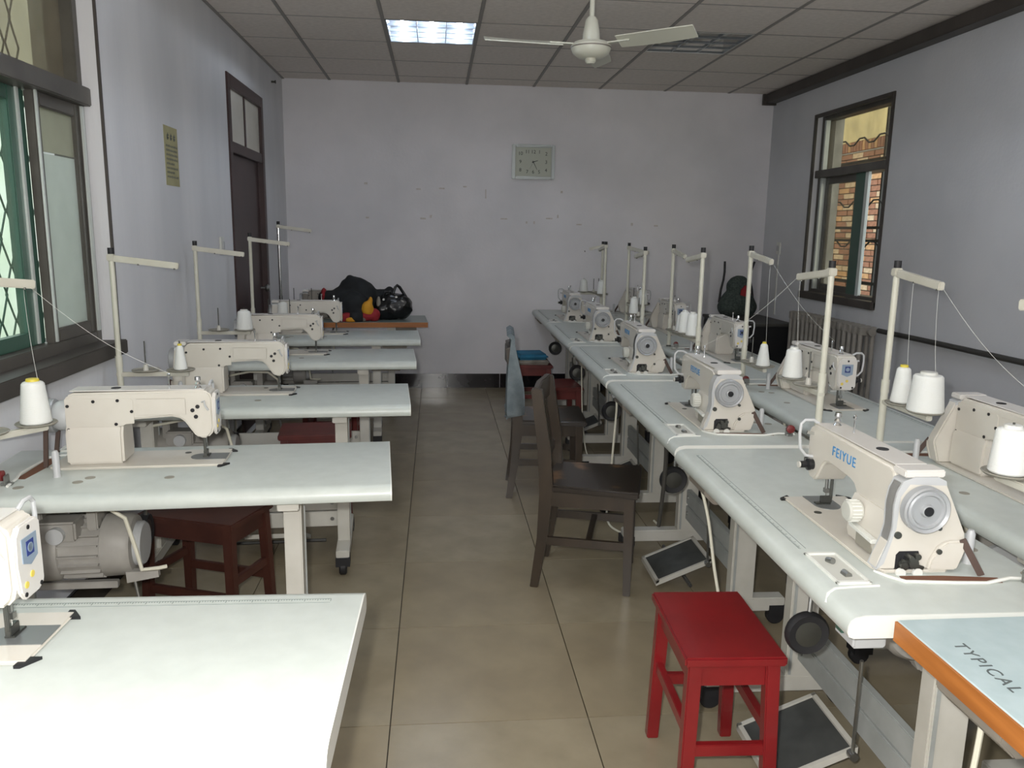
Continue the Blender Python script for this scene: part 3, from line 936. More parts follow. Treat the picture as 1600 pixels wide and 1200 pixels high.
    for s in (-1, 1):
        MB().prism([(-.082, s * .07), (-.060, s * .099), (-.050, s * .099), (-.052, s * .07)], 0, .0055, 'xy').build('corner_cushion', M['black'], t)
    # operator side: tension dial, take-up guard, stitch dial, reverse lever, name plate
    MB().lathe([(.014, -.043), (.014, -.05), (.016, -.052), (.016, -.058), (.009, -.062), (.009, -.078), (.006, -.08)], (-.002, 0, .118), 'y', 20).build('tension_dial', M['black'], t)
    MB().lathe([(.008, -.073), (.0085, -.074), (.0085, -.083)], (-.002, 0, .118), 'y', 14).build('tension_nut', M['stand'], t)
    MB().tube([(-.012, -.030, .226), (-.014, -.045, .236), (-.014, -.068, .236), (-.014, -.078, .226), (-.014, -.080, .20), (-.014, -.076, .16), (-.012, -.060, .140), (-.006, -.042, .138)], .0042, 8).build('takeup_guard', M['cover'], t)
    MB().bar((-.010, -.042, .20), (-.010, -.062, .204), .004, .008).build('takeup_lever', M['chrome'], t)
    MB().tube([(-.012, -.042, .138), (-.016, -.06, .132), (-.008, -.064, .124), (.004, -.045, .122)], .0025, 6).build('thread_hook', M['darksteel'], t)
    MB().lathe([(.024, -.056), (.025, -.060), (.025, -.084), (.021, -.088), (.006, -.089)], (.275, 0, .088), 'y', 26).build('stitch_dial', M['traywhite'], t, smooth=20)
    rib = MB()
    for k in range(18):
        a = 2 * pi * k / 18
        d = Vector((cos(a), 0, sin(a)))
        rib.bar(Vector((.275, -.061, .088)) + d * .025, Vector((.275, -.083, .088)) + d * .025, .003, .003, upv=tuple(d))
    rib.build('dial_ribs', M['lip'], t.children[-1])
    MB().bar((.26, -.062, .052), (.37, -.066, .048), .016, .010).build('reverse_lever', M['lip'], t, bevel=.002)
    MB().box(.28, .345, -.0605, -.056, .012, .042).build('name_plate', M['plate'], t)
    if lettered:
        text('FEIYUE', .034, M['blue'], t, frame_mat((.158, -.0440, .183), (1, 0, 0), (0, 0, 1)), 'lettering', spacing=1.18)
    # handwheel end
    if cover:
        ec = MB().prism([(-.086, .004), (-.080, .03), (-.064, .07), (-.058, .10), (-.060, .15), (-.056, .18), (-.045, .205), (-.02, .214), (.03, .214), (.050, .205), (.062, .18), (.108, .085), (.110, .07), (.090, .004)], .384, .422, 'yz').build('end_cover', M['enamel' if pm != 'enamelgrey' else pm], t, bevel=.005)
        MB().prism([(-.064, .07), (-.058, .10), (-.060, .15), (-.056, .18), (-.045, .205), (-.02, .2145), (.03, .2145), (.050, .205), (.052, .195), (-.03, .198), (-.048, .17), (-.05, .10), (-.07, .02), (-.086, .006)], .3835, .4225, 'yz').build('cover_rim', M['cover'], ec)
        MB().box(.375, .424, -.044, .046, .213, .2295).build('end_cap', M['enamelw'], ec, bevel=.003)
        MB().prism([(-.045, .006), (-.045, .04), (-.038, .048), (.005, .048), (.008, .04), (.008, .006)], .40, .4228, 'yz').build('winder_recess', M['rubber'], ec)
        bw = MB()
        for (y, z, r, l) in ((-.03, .018, .009, .012), (-.012, .026, .011, .016), (-.02, .038, .006, .02), (-.002, .016, .007, .012), (.0, .038, .007, .01)):
            bw.cyl((.422, y, z), (.424 + l, y, z), r, n=12)
        bw.bar((.43, -.035, .03), (.43, .015, .012), .006, .008)
        bw.build('winder_gear', M['darksteel'], ec)
        for y in (-.038, .0):
            MB().lathe([(.011, .432), (.011, .438)], (0, y, .003), 'x', 16).build('hinge_foot', M['lip'], ec)
        bc = MB().prism([(.025, .006), (.03, .03), (.045, .058), (.065, .072), (.108, .072), (.107, .05), (.092, .006)], .42, .432, 'yz').build('belt_cover', M['enamel' if pm != 'enamelgrey' else pm], ec, bevel=.004)
        MB().lathe([(.006, .432), (.006, .436)], (0, .045, .05), 'x', 12).lathe([(.008, .42), (.008, .426)], (0, -.046, .085), 'x', 14).lathe([(.005, .42), (.005, .428)], (0, .045, .10), 'x', 12).build('cover_bolt', M['darksteel'], ec)
    else:
        MB().lathe([(.044, .384), (.046, .392), (.046, .41), (.04, .424)], (0, 0, .147), 'x', 32).build('shaft_cover', M['cover'], t)
    hw = MB().lathe([(.048, .424), (.051, .428), (.051, .446), (.048, .450), (.045, .448), (.042, .446), (.039, .449), (.035, .449), (.032, .444), (.015, .444), (.013, .450), (.011, .451)], (0, 0, .147), 'x', 48).build('handwheel', M['wheel'], t)
    MB().lathe([(.0105, .450), (.0105, .4525), (.003, .453)], (0, 0, .147), 'x', 18).build('wheel_bolt', M['black'], hw)
    if belts:
        MB().bar((.437, -.05, .12), (.445, -.02, .002), .007, .012).build('belt', M['belt'], t)
        MB().bar((.437, .052, .12), (.445, .055, .002), .007, .012).build('belt', M['belt'], t)
    else:
        MB().bar((.428, .098, .075), (.45, .135, .002), .006, .014).build('belt', M['belt'], t)
    return t

# ================================================================ THREAD STAND, CONES
def thread_stand(x, y, ang, ztop, zbar, label, arm_len=.25, droop=.03, polem='pole', plates=(.10, .235), zb=TZ):
    t = thing('thread_stand', label, 'thread stand', (x, y, zb), ang, 'thread stands')
    hb, ht = zbar - zb, ztop - zb
    MB().cyl((0, 0, 0), (0, 0, hb + .06), .0122, n=14).cyl((0, 0, hb + .06), (0, 0, ht - .012), .0105, n=14).build('pole', M[polem], t)
    MB().lathe([(.016, 0), (.016, .006), (.011, .012)], n=16).build('foot_nut', M['darksteel'], t)
    MB().lathe([(.0118, ht - .02), (.0118, ht + .004)], n=14).build('cap', M['rubber'], t)
    MB().lathe([(.0138, hb + .03), (.0138, hb + .075)], n=14).build('pole_joint', M[polem], t)
    za = ht - .035
    MB().bar((-.012, 0, za), (arm_len, 0, za - droop), .020, .025).build('top_arm', M['arm'], t, bevel=.003)
    MB().box(-.014, .014, -.014, .014, za - .012, za + .014).build('arm_clamp', M['arm'], t, bevel=.003)
    for q in plates:
        MB().cyl((q, -.005, za - droop * q / arm_len - .016), (q, -.005, za - droop * q / arm_len - .004), .004, n=8).build('thread_eye', M['darksteel'], t)
    MB().bar((-.012, 0, hb), (plates[1] + .03, 0, hb), .02, .018).build('cross_bar', M['arm'], t, bevel=.003)
    for q in plates:
        d = MB().lathe([(.012, hb + .006), (.03, hb + .012), (.05, hb + .013), (.055, hb + .018), (.053, hb + .020), (.048, hb + .016), (.012, hb + .015)], (q, 0, 0), 'z', 28).build('spool_dish', M['plate'], t)
        MB().lathe([(.011, hb + .014), (.010, hb + .034), (.007, hb + .04)], (q, 0, 0), 'z', 12).build('pin_base', M['stand'], d)
        MB().cyl((q, 0, hb + .038), (q, 0, hb + .135), .0028, n=8).build('spool_pin', M['darksteel'], d)
    return t, za, hb

def cone(stand, q, rb, rt_, h, label, core=True, arm_z=None, to=None):
    st, za, hb = stand
    m = Matrix.Rotation(st.rotation_euler.z, 4, 'Z')
    p = Vector(st.location) + m @ Vector((q, 0, hb + .018))
    t = thing('thread_cone', label, 'thread cone', p, random.random() * 3, 'white thread cones')
    n = 10
    prof = [(rb - .003, 0), (rb, .004)] + [(rb + (rt_ - rb) * k / n, .004 + (h - .012) * k / n) for k in range(1, n + 1)] + [(rt_ - .004, h - .003), (rt_ * .6, h)]
    MB().lathe(prof, n=32).build('thread_winding', M['thread'], t)
    MB().lathe([(rt_ * .62, h - .002), (rt_ * .55, h + .007), (.007, h + .008)], n=20).build('cone_core', M['conecore' if core else 'lip'], t)
    if to is not None:
        base = Vector(p)
        R_ = Matrix.Rotation(-t.rotation_euler.z, 4, 'Z')
        pts = []
        eye = Vector((p.x, p.y, st.location.z + za - .02))
        for k in range(6):
            s = k / 5
            pts.append(Vector((p.x + rt_ * .5 * (1 - s), p.y, p.z + h)).lerp(eye, s))
        if to:
            e = Vector(to)
            for k in range(1, 10):
                s = k / 9
                q_ = eye.lerp(e, s)
                q_.z -= .03 * sin(pi * s)
                pts.append(q_)
        MB().tube([R_ @ (v - base) for v in pts], .0005, 4).build('loose_thread', M['threadline'], t)
    return t

# ================================================================ LAYOUT
ORD = ['', 'first', 'second', 'third', 'fourth', 'fifth', 'sixth']
def place(o, x, y, rz, label, cat, group):
    o.location = (x, y, o.location.z)
    o.rotation_euler = (0, 0, rz)
    tag(o, label, cat, group)
    return o

LT = 1.16
MYT, MYR = .185, .245
# left row: (far right corner x, y, rotation)
TROW = {1: (-.145, 1.538, -.02), 2: (-.165, 2.722, .068), 3: (-.140, 3.790, .06), 4: (-.145, 4.935, .06), 5: (-.140, 5.865, .06), 6: (-.098, 6.885, .06)}
tproto = make_table(LT, MYT, legs=(-.29, .50))
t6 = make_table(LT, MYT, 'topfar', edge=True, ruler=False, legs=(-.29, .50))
mproto = make_machine()
mright = make_machine(belts=False)
mopen = make_machine(cover=False)
tm = None
def xf(O, rz, p):
    return (O[0] + p[0] * cos(rz) - p[1] * sin(rz), O[1] + p[0] * sin(rz) + p[1] * cos(rz))
T_lab = {1: 'white sewing table nearest the camera on the left with a printed ruler', 2: 'second sewing table from the camera along the left wall',
         3: 'third sewing table from the camera along the left wall', 4: 'fourth sewing table from the camera along the left wall',
         5: 'fifth sewing table from the camera along the left wall', 6: 'farthest left sewing table with orange wooden edge holding the bags'}
first = True
needle = {}
for k, (cx_, cy_, rot) in TROW.items():
    rz = pi + rot
    O = (cx_ + LT / 2 * cos(rz), cy_ + LT / 2 * sin(rz))
    tb = t6 if k == 6 else (tproto if k == 1 else clone(tproto))
    place(tb, O[0], O[1], rz, T_lab[k], 'sewing table', 'sewing tables in the left row')
    if k != 1:
        for ch in list(tb.children):
            if ch.name.startswith('ruler_print'):
                bpy.data.objects.remove(ch)
    nx, ny = xf(O, rz, (.006 if k == 1 else -.015, MYT))
    needle[('T', k)] = (nx, ny, rz)
    if k == 6:
        mc = make_machine('enamelgrey', False)
    else:
        mc = mproto if k == 1 else (mopen if k == 2 else clone(mright))
    lab = {1: 'cream sewing machine cut by the left edge of the picture with blue badge', 6: 'worn grey sewing machine half hidden by the black jacket'}.get(k, 'cream sewing machine on the %s table of the left row' % ORD[k])
    mc.location.z = TZ
    place(mc, nx, ny, rz, lab, 'sewing machine', 'sewing machines in the left row')

# aisle row on the right (operator faces the wall) and wall row
LR = 1.2
RROW = {2: (.785, 1.36), 3: (.815, 2.605), 4: (.835, 3.85), 5: (.855, 5.075), 6: (.875, 6.275)}
rproto = make_table(LR, MYR)
r1 = make_table(LR, MYR, 'topold', edge=True, ruler=False)
rslope = .016
R_lab = {1: 'bluish sewing table with orange wooden edge at the lower right corner', 2: 'white sewing table under the large lettered machine on the right',
         3: 'third sewing table from the camera in the aisle row on the right', 4: 'fourth sewing table from the camera in the aisle row on the right',
         5: 'fifth sewing table from the camera in the aisle row on the right', 6: 'farthest sewing table of the aisle row on the right'}
rz = -pi / 2 - rslope
tb = place(r1, .870, .737, -pi / 2, R_lab[1], 'sewing table', 'sewing tables in the aisle row')
text('TYPICAL', .034, M['inkdark'], r1, frame_mat((-.43, .058, TZ + .0006), (1, 0, 0), (0, 1, 0)), 'lettering', .0003, spacing=1.25)
for k, (x, y) in RROW.items():
    O = (x + rslope * LR / 2, y + LR / 2)
    tb = rproto if k == 2 else clone(rproto)
    place(tb, O[0], O[1], rz, R_lab[k], 'sewing table', 'sewing tables in the aisle row')
    nx, ny = xf(O, rz, (-.015, MYR))
    needle[('R', k)] = (nx, ny, rz)
    mc = mright if k == 2 else clone(mright)
    mc.location.z = TZ
    place(mc, nx, ny, rz, {2: 'large cream sewing machine with blue lettering on its arm at right', 6: 'farthest cream sewing machine of the aisle row by the back wall'}.get(k, '%s sewing machine from the camera in the aisle row with grey handwheel' % ORD[k]), 'sewing machine', 'sewing machines in the aisle row')
WROW = {2: 1.405, 3: 2.635, 4: 3.87, 5: 5.10, 6: 6.29}
wproto = None
for k, y in WROW.items():
    x = {2: 1.925, 3: 1.945, 4: 1.965, 5: 1.985, 6: 2.005}[k]
    rzw = pi / 2 - rslope
    O = (x + rslope * LR / 2, y + LR / 2)
    tb = clone(rproto)
    place(tb, O[0], O[1], rzw, '%s sewing table from the camera in the row by the right wall' % ORD[k - 1], 'sewing table', 'sewing tables in the wall row')
    nx, ny = xf(O, rzw, (-.045, MYR))
    needle[('W', k)] = (nx, ny, rzw)
    mc = clone(mright)
    mc.location.z = TZ
    place(mc, nx, ny, rzw, {2: 'sewing machine at the right edge with its rear cover turned to the aisle'}.get(k, '%s sewing machine from the camera in the wall row with badge facing' % ORD[k - 1]), 'sewing machine', 'sewing machines in the wall row')

# thread stands: left row
def tl(k): return 'cream thread stand of the %s sewing table in the left row' % ORD[k]
S_ = {}
S_['T2'] = thread_stand(-1.285, 2.175, .95, 1.36, .882, tl(2), arm_len=.265)
S_['T3'] = thread_stand(-1.272, 3.32, .06, 1.372, .872, tl(3))
S_['T4'] = thread_stand(-1.272, 4.44, .06, 1.385, .90, tl(4))
S_['T5'] = thread_stand(-1.20, 5.40, .06, 1.425, .868, tl(5))
S_['T6'] = thread_stand(-1.215, 6.45, .06, 1.51, .868, 'tall chrome thread stand of the farthest left table', polem='chrome')
def rl(k): return 'cream thread stand of the %s sewing table in the aisle row' % ORD[k]
def wl_(k): return 'cream thread stand of the %s sewing table in the wall row' % ORD[k - 1]
A1 = pi / 2
S_['R2'] = thread_stand(1.315, 1.385, A1 + .03, 1.385, .92, rl(2), arm_len=.30, plates=(.12, .275))
S_['R3'] = thread_stand(1.340, 2.640, A1, 1.380, .922, rl(3))
S_['R4'] = thread_stand(1.310, 3.900, A1, 1.398, .935, rl(4))
S_['R5'] = thread_stand(1.335, 5.110, A1, 1.379, .915, rl(5))
S_['R6'] = thread_stand(1.330, 6.310, A1, 1.396, .965, rl(6))
S_['W2'] = thread_stand(1.535, 2.575, -A1, 1.385, .910, wl_(2), plates=(.11, .235))
S_['W3'] = thread_stand(1.515, 3.800, -A1, 1.412, .850, wl_(3))
S_['W4'] = thread_stand(1.500, 5.040, -A1, 1.397, .855, wl_(4))
S_['W5'] = thread_stand(1.505, 6.260, -A1 + .3, 1.390, .915, wl_(5), arm_len=.28)
S_['W6'] = thread_stand(1.470, 7.100, pi - .3, 1.389, .93, wl_(6), arm_len=.12, plates=(.07, .16))

def npt(key, dx=.02, z=.262):
    x, y, r_ = needle[key]
    q = xf((x, y), r_, (dx, 0))
    return (q[0], q[1], TZ + z)
on = 'thick white thread cone on the stand of the %s'
cone(S_['T2'], .235, .041, .030, .122, 'large white thread cone with yellow core beside the nearest left window sash', to=npt(('T', 2), .095, .272))
cone(S_['T3'], .235, .026, .014, .098, 'slim white thread cone on the stand of the third left table')
cone(S_['T4'], .235, .044, .034, .102, 'thick white thread cone on the stand of the fourth left table', core=False)
cone(S_['T5'], .19, .036, .030, .095, 'white thread cone on the stand of the fifth left table', core=False)
cone(S_['R2'], .275, .042, .034, .105, 'white thread cone cut by the right edge of the picture', core=False)
cone(S_['R3'], .235, .037, .027, .108, 'thick white thread cone on the stand of the third aisle table', core=False, to=npt(('R', 3), .095, .272))
cone(S_['W2'], .10, .034, .022, .118, 'slimmer white thread cone beside the fat cone at right', to=0)
cone(S_['W2'], .235, .055, .044, .118, 'fattest white thread cone in front of the grey right wall', core=False, to=npt(('W', 2), .095, .272))
cone(S_['W3'], .235, .032, .016, .105, 'tapered white thread cone with yellow core in front of the black cabinet', to=npt(('W', 3), .095, .272))
cone(S_['R4'], .10, .033, .025, .115, 'nearer of two white thread cones on the fourth aisle table stand', core=False)
cone(S_['R4'], .235, .033, .025, .11, 'farther of two white thread cones on the fourth aisle table stand', core=False)
cone(S_['W4'], .235, .033, .024, .105, 'white thread cone on the stand of the third wall row table', core=False)
cone(S_['R5'], .235, .033, .024, .105, 'white thread cone on the stand of the fifth aisle table', core=False)
cone(S_['W5'], .235, .038, .028, .115, 'white thread cone on the stand of the fourth wall row table', core=False)
cone(S_['R6'], .10, .036, .028, .105, 'nearer white thread cone on the farthest aisle table stand', core=False)
cone(S_['W6'], .16, .04, .03, .105, 'farthest white thread cone near the back wall', core=False)

# ================================================================ STOOLS AND CHAIRS
def stool(label, x, y, rz, w, d, h, m, leg=.036, zs=(.2, .24)):
    t = thing('wooden_stool', label, 'stool', (x, y, 0), rz)
    MB().box(-w / 2, w / 2, -d / 2, d / 2, h - .026, h).build('seat', m, t, bevel=.005)
    a, b = w / 2 - .012 - leg / 2, d / 2 - .012 - leg / 2
    for sx in (-1, 1):
        for sy in (-1, 1):
            MB().bar((sx * a, sy * b, h - .026), (sx * (a + .012), sy * (b + .015), 0), leg, leg, leg * .92, leg * .92, upv=(0, 1, 0)).build('leg', m, t, bevel=.003)
    for s in (-1, 1):
        MB().box(-a, a, s * b - .009, s * b + .009, h - .085, h - .026).build('apron', m, t)
        MB().box(s * a - .009, s * a + .009, -b, b, h - .085, h - .026).build('apron', m, t)
        MB().box(-a, a, s * (b + .008) - .01, s * (b + .008) + .01, zs[0] - .016, zs[0] + .016).build('stretcher', m, t, bevel=.002)
        MB().box(s * (a + .006) - .01, s * (a + .006) + .01, -b, b, zs[1] - .016, zs[1] + .016).build('stretcher', m, t, bevel=.002)
    return t

stool('bright red wooden stool in the aisle at the front', .737, 1.922, -.04, .255, .372, .45, M['redwood'], zs=(.19, .235))
stool('brown wooden stool behind the second left table', -.86, 2.955, -.35, .40, .28, .43, M['brownstool'], zs=(.14, .2))
stool('dark maroon stool behind the third left table', -.62, 4.10, .1, .36, .28, .45, M['maroonwood'])
stool('maroon stool behind the fourth left table', -.66, 5.13, -.1, .36, .25, .45, M['maroonwood'])
stool('dark red stool between the draped chair and the tables', .85, 5.35, .05, .24, .34, .45, M['maroonwood'])
stool('maroon stool carrying folded blue cloth near the far wall', .76, 6.25, .0, .28, .34, .45, M['maroonwood'])
bcl = MB().box(-.13, .13, -.15, .15, 0, .035).build('folded_cloth', M['greycloth'], bevel=.014, seg=3)
bcl.location = (.75, 6.25, .45)
tag(bcl, 'grey folded cloth on the maroon stool under the blue one', 'cloth')
bc2 = MB().box(-.12, .12, -.13, .13, 0, .045).build('folded_cloth', M['bluecloth'], bevel=.018, seg=3)
bc2.location = (.74, 6.24, .485)
bc2.rotation_euler = (0, 0, .1)
tag(bc2, 'blue folded cloth topmost on the maroon stool', 'cloth')

def chair(label, x, y, rz):
    """faces +x; origin under the seat centre"""
    t = thing('wooden_chair', label, 'chair', (x, y, 0), rz)
    W, D, h = .40, .37, .45
    m = M['chairwood']
    MB().prism([(-D / 2, -W / 2 + .02), (D / 2 + .015, -W / 2 - .005), (D / 2 + .015, W / 2 + .005), (-D / 2, W / 2 - .02)], h - .03, h, 'xy').build('seat', M['chairseat'], t, bevel=.007, seg=3)
    for s in (-1, 1):
        MB().bar((D / 2 - .025, s * (W / 2 - .03), h - .03), (D / 2 - .02, s * (W / 2 - .028), 0), .042, .042, .030, .030, upv=(0, 1, 0)).build('leg', m, t, bevel=.003)
        yy = s * (W / 2 - .035)
        path = [(-D / 2 - .035, 0), (-D / 2 - .005, .22), (-D / 2 + .008, .42), (-D / 2 - .005, .60), (-D / 2 - .042, .845)]
        wid = [.034, .044, .056, .054, .044]
        poly = [(p[0] - w / 2, p[1]) for p, w in zip(path, wid)] + [(p[0] + w / 2, p[1]) for p, w in reversed(list(zip(path, wid)))]
        MB().prism(poly, yy - .017, yy + .017, 'xz').build('leg', m, t, bevel=.003)
        MB().box(-D / 2 + .02, D / 2 - .04, s * (W / 2 - .032) - .01, s * (W / 2 - .032) + .01, h - .09, h - .03).build('apron', m, t)
        MB().box(-D / 2 + .005, D / 2 - .03, s * (W / 2 - .032) - .009, s * (W / 2 - .032) + .009, .19, .225).build('stretcher', m, t, bevel=.002)
    MB().box(D / 2 - .04, D / 2 - .02, -W / 2 + .05, W / 2 - .05, h - .09, h - .03).build('apron', m, t)
    MB().box(-D / 2 + .0, -D / 2 + .02, -W / 2 + .05, W / 2 - .05, h - .09, h - .03).build('apron', m, t)
    MB().box(-.012, .012, -W / 2 + .04, W / 2 - .04, .195, .222).build('stretcher', m, t, bevel=.002)
    MB().prism([(-D / 2 - .055, -W / 2 + .03), (-D / 2 - .068, 0), (-D / 2 - .055, W / 2 - .03), (-D / 2 - .030, W / 2 - .03), (-D / 2 - .043, 0), (-D / 2 - .030, -W / 2 + .03)], .755, .85, 'xy').build('top_rail', m, t, bevel=.004)
    MB().prism([(-D / 2 - .022, -W / 2 + .04), (-D / 2 - .022, W / 2 - .04), (-D / 2 - .002, W / 2 - .04), (-D / 2 - .002, -W / 2 + .04)], .52, .56, 'xy').build('lower_rail', m, t, bevel=.003)
    for q in (-.09, 0, .09):
        MB().bar((-D / 2 - .012, q, .555), (-D / 2 - .045, q, .765), .045, .010, upv=(1, 0, 0)).build('slat', m, t)
    return t

a1 = -.275
chair('dark brown wooden chair with worn seat in front of the denim draped chair', .665, 3.235, a1)
chair('dark brown wooden chair with denim draped over its back', .635, 4.425, -.075)

# denim garment draped over the second chair's backrest
dj = thing('denim_jacket', 'pale blue denim garment hanging over the back of the chair', 'garment', (.635, 4.425, 0), -.075)
prof = []
for k in range(15):
    s = k / 14
    prof.append((-.238 + .018 * s - .008 * sin(s * 3), .455 + .44 * s))
prof += [(-.245, .915), (-.225, .928), (-.203, .915)]
for k in range(13):
    s = 1 - k / 12
    prof.append((-.150 - .042 * s + .010 * sin(s * 5), .49 + .40 * s))
mb = MB()
NY = 26
for j in range(NY + 1):
    y = -.198 + .396 * j / NY
    for i, (px, pz_) in enumerate(prof):
        lo = max(0, (.9 - pz_)) * 1.6
        n1 = noise.noise(Vector((y * 14, pz_ * 2.2, 3 + (i > 16) * 7)))
        out = -1 if i < 16 else 1
        mb.v.append((px + out * lo * (.006 + .016 * n1), y * (1 + .03 * lo) + .008 * noise.noise(Vector((pz_ * 9, i * .2, 1))), pz_ + (.025 * noise.noise(Vector((y * 9, 5, i > 16))) if i in (0, len(prof) - 1) else 0)))
n_ = len(prof)
for j in range(NY):
    for i in range(n_ - 1):
        mb.f.append((j * n_ + i, j * n_ + i + 1, (j + 1) * n_ + i + 1, (j + 1) * n_ + i))
mb.f.append(tuple(range(n_)))
mb.f.append(tuple(NY * n_ + i for i in reversed(range(n_))))
do = mb.build('cloth', M['denim'], dj, smooth=60)
sm = do.modifiers.new('thickness', 'SOLIDIFY')
sm.thickness = .006
MB().tube([mb.v[j * n_] for j in range(NY + 1)], .005, 6).build('hem', M['denim'], dj)
# ================================================================ SOFT THINGS
def heap(name, blobs, m, parent, voxel=.012, namp=.012, nsc=9, seed=1):
    mb = MB()
    for (c, r) in blobs:
        bm = bmesh.new()
        bmesh.ops.create_icosphere(bm, subdivisions=3, radius=1)
        vs_ = [(c[0] + v.co.x * r[0], c[1] + v.co.y * r[1], c[2] + v.co.z * r[2]) for v in bm.verts]
        fs_ = [tuple(v.index for v in f.verts) for f in bm.faces]
        bm.free()
        mb.add(vs_, fs_)
    me = mb.mesh(name, m, smooth=0)
    o = bpy.data.objects.new(name, me)
    col.objects.link(o)
    rm = o.modifiers.new('r', 'REMESH')
    rm.mode = 'VOXEL'
    rm.voxel_size = voxel
    dg = bpy.context.evaluated_depsgraph_get()
    me2 = bpy.data.meshes.new_from_object(o.evaluated_get(dg))
    bpy.data.objects.remove(o)
    bm = bmesh.new()
    bm.from_mesh(me2)
    for _ in range(2):
        bmesh.ops.smooth_vert(bm, verts=bm.verts, factor=.5, use_axis_x=True, use_axis_y=True, use_axis_z=True)
    bm.normal_update()
    for v in bm.verts:
        d = noise.noise(v.co * nsc + Vector((seed, 0, 0))) + .5 * noise.noise(v.co * nsc * 2.3)
        v.co += v.normal * d * namp
        v.co.z = max(v.co.z, .001)
    bm.to_mesh(me2)
    bm.free()
    for p in me2.polygons:
        p.use_smooth = True
    me2.materials.clear()
    me2.materials.append(m)
    me2.name = name
    o = bpy.data.objects.new(name, me2)
    col.objects.link(o)
    if parent: o.parent = parent
    return o

jk = thing('black_jacket', 'crumpled black jacket with red and yellow lining heaped on the far table', 'jacket', (-.66, 6.60, TZ))
heap('cloth', [((-.08, 0, .11), (.17, .15, .15)), ((.06, .02, .15), (.13, .13, .15)), ((.0, 0, .25), (.12, .1, .09)), ((-.035, -.01, .315), (.035, .04, .045)),
               ((-.19, .0, .17), (.10, .09, .06)), ((.20, .05, .18), (.11, .07, .055)), ((.28, .05, .205), (.04, .05, .05)), ((.0, -.12, .10), (.12, .09, .13)), ((.03, -.20, .03), (.07, .08, .06))], M['blackcloth'], jk, seed=2)
heap('red_lining', [((-.24, -.02, .19), (.025, .07, .06))], M['redcloth'], jk, .01, .006, 14, 3)
heap('red_lining', [((-.04, -.22, .02), (.11, .04, .05)), ((.06, -.20, .03), (.10, .035, .035)), ((.17, -.16, .045), (.045, .04, .06))], M['redcloth'], jk, .01, .006, 14, 5)
heap('yellow_lining', [((.115, -.17, .09), (.05, .05, .07)), ((.14, -.15, .155), (.02, .03, .04)), ((-.0, -.26, .015), (.05, .02, .025))], M['yellowcloth'], jk, .009, .005, 16, 8)
heap('grey_scarf', [((.20, -.10, .12), (.02, .03, .07)), ((.085, -.215, .02), (.025, .02, .03))], M['greycloth'], jk, .008, .004, 16, 8)
hb_ = thing('black_handbag', 'glossy black leather handbag on the orange edged far table', 'handbag', (-.35, 6.56, TZ))
heap('bag_body', [((0, 0, .09), (.15, .10, .10)), ((.06, 0, .10), (.10, .09, .10)), ((-.07, 0, .08), (.10, .10, .09)), ((.0, 0, .16), (.10, .07, .06))], M['leather'], hb_, .010, .012, 14, 4)
MB().tube([(-.08, -.03, .17), (-.06, -.035, .22), (-.02, -.03, .225), (.0, -.02, .20), (.02, 0, .26), (.035, .0, .275), (.055, 0, .26), (.10, .0, .19), (.12, 0, .15)], .012, 8).build('handle', M['leather'], hb_)
MB().lathe([(.008, -.004), (.012, 0), (.008, .004)], (-.07, -.07, .165), 'y', 12).lathe([(.008, -.004), (.012, 0), (.008, .004)], (.03, -.065, .185), 'y', 12).build('buckle', M['chrome'], hb_)

cb = thing('black_cabinet', 'low black cabinet in the far right corner', 'cabinet', (2.80, 6.98, 0))
MB().box(-.26, .26, -.36, .44, .03, .70).build('body', M['cabinet'], cb, bevel=.005)
MB().box(-.275, .275, -.375, .455, .70, .725).build('top_board', M['iron'], cb, bevel=.004)
MB().box(-.268, -.258, -.34, .03, .06, .68).build('cabinet_door', M['cabinet'], cb, bevel=.003)
MB().box(-.268, -.258, .05, .42, .06, .68).build('cabinet_door', M['cabinet'], cb, bevel=.003)
bp_ = thing('backpack', 'dark green speckled backpack with red patch standing on the black cabinet', 'backpack', (2.80, 7.28, .725))
heap('bag_body', [((0, 0, .12), (.17, .10, .14)), ((.0, 0, .26), (.11, .08, .12)), ((-.06, 0, .08), (.13, .10, .10)), ((.07, 0, .08), (.12, .10, .10))], M['speckle'], bp_, .012, .006, 9, 3)
MB().prism([(-.01, .20), (.06, .18), (.075, .26), (.03, .29), (-.005, .25)], -.098, -.085, 'xz').build('red_patch', M['redcloth'], bp_)
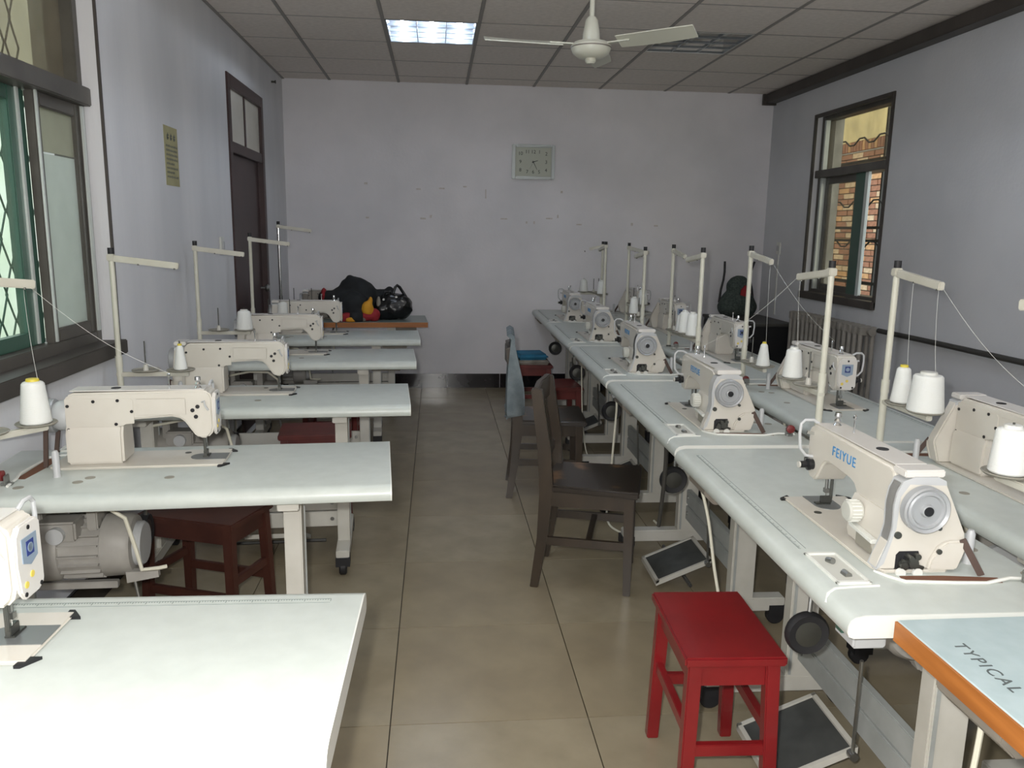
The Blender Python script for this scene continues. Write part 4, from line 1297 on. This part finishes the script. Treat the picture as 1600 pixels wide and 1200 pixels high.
for s, lean in ((-1, 0), (1, .05)):
    MB().tube([(s * .165, .03, .12), (s * .150, .04, .24), (s * .128, .05, .33), (s * .118 + lean * .3, .06, .40), (s * .118 + lean, .07, .50)], .011, 8).build('strap', M['rubber'], bp_)

# ================================================================ CABLES AND SMALL FLOOR THINGS
def cable(label, pts, r=.0055, name='power_cable', cat='cable', m='cable'):
    # smooth through points
    P = [Vector(p) for p in pts]
    out = []
    for i in range(len(P) - 1):
        p0, p1, p2, p3 = P[max(i - 1, 0)], P[i], P[i + 1], P[min(i + 2, len(P) - 1)]
        for k in range(6):
            s = k / 6
            out.append(.5 * ((2 * p1) + (p2 - p0) * s + (2 * p0 - 5 * p1 + 4 * p2 - p3) * s * s + (3 * p1 - p0 - 3 * p2 + p3) * s ** 3))
    out.append(P[-1])
    o = MB().tube(out, r, 8).build(name, M[m])
    tag(o, label, cat)
    return o
cable('white cable hanging from the table behind the red stool', [(.90, 2.70, .69), (.93, 2.66, .60), (.95, 2.60, .48), (.96, 2.52, .30), (.99, 2.44, .12), (1.08, 2.36, .006), (1.25, 2.33, .006)])
cable('white cable hanging at the lower right under the bluish table', [(.98, 1.22, .70), (.98, 1.23, .5), (.97, 1.25, .3), (.98, 1.24, .1), (1.0, 1.23, .006), (1.1, 1.26, .006)])
cable('white cable hanging under the fourth aisle table', [(.905, 3.95, .69), (.915, 3.93, .6), (.90, 3.90, .42), (.89, 3.90, .2), (.87, 3.85, .03), (.90, 3.72, .006), (1.02, 3.62, .006), (1.12, 3.70, .006), (1.12, 3.86, .006)])
cable('thin white cable hanging under the fifth aisle table', [(.95, 5.15, .69), (.955, 5.14, .5), (.97, 5.12, .2), (1.0, 5.05, .01), (1.1, 5.0, .006)], r=.004)
o = cable('dark bent rod hanging from the front edge of the third aisle table', [(.845, 2.74, .735), (.838, 2.765, .733), (.842, 2.79, .705), (.855, 2.83, .62), (.865, 2.88, .48), (.87, 2.93, .335)], r=.0085, name='bent_rod', cat='rod', m='iron')
cable('white cable looping under the second left table motor', [(-1.28, 2.3, .68), (-1.15, 2.24, .675), (-.95, 2.235, .68)], r=.005)
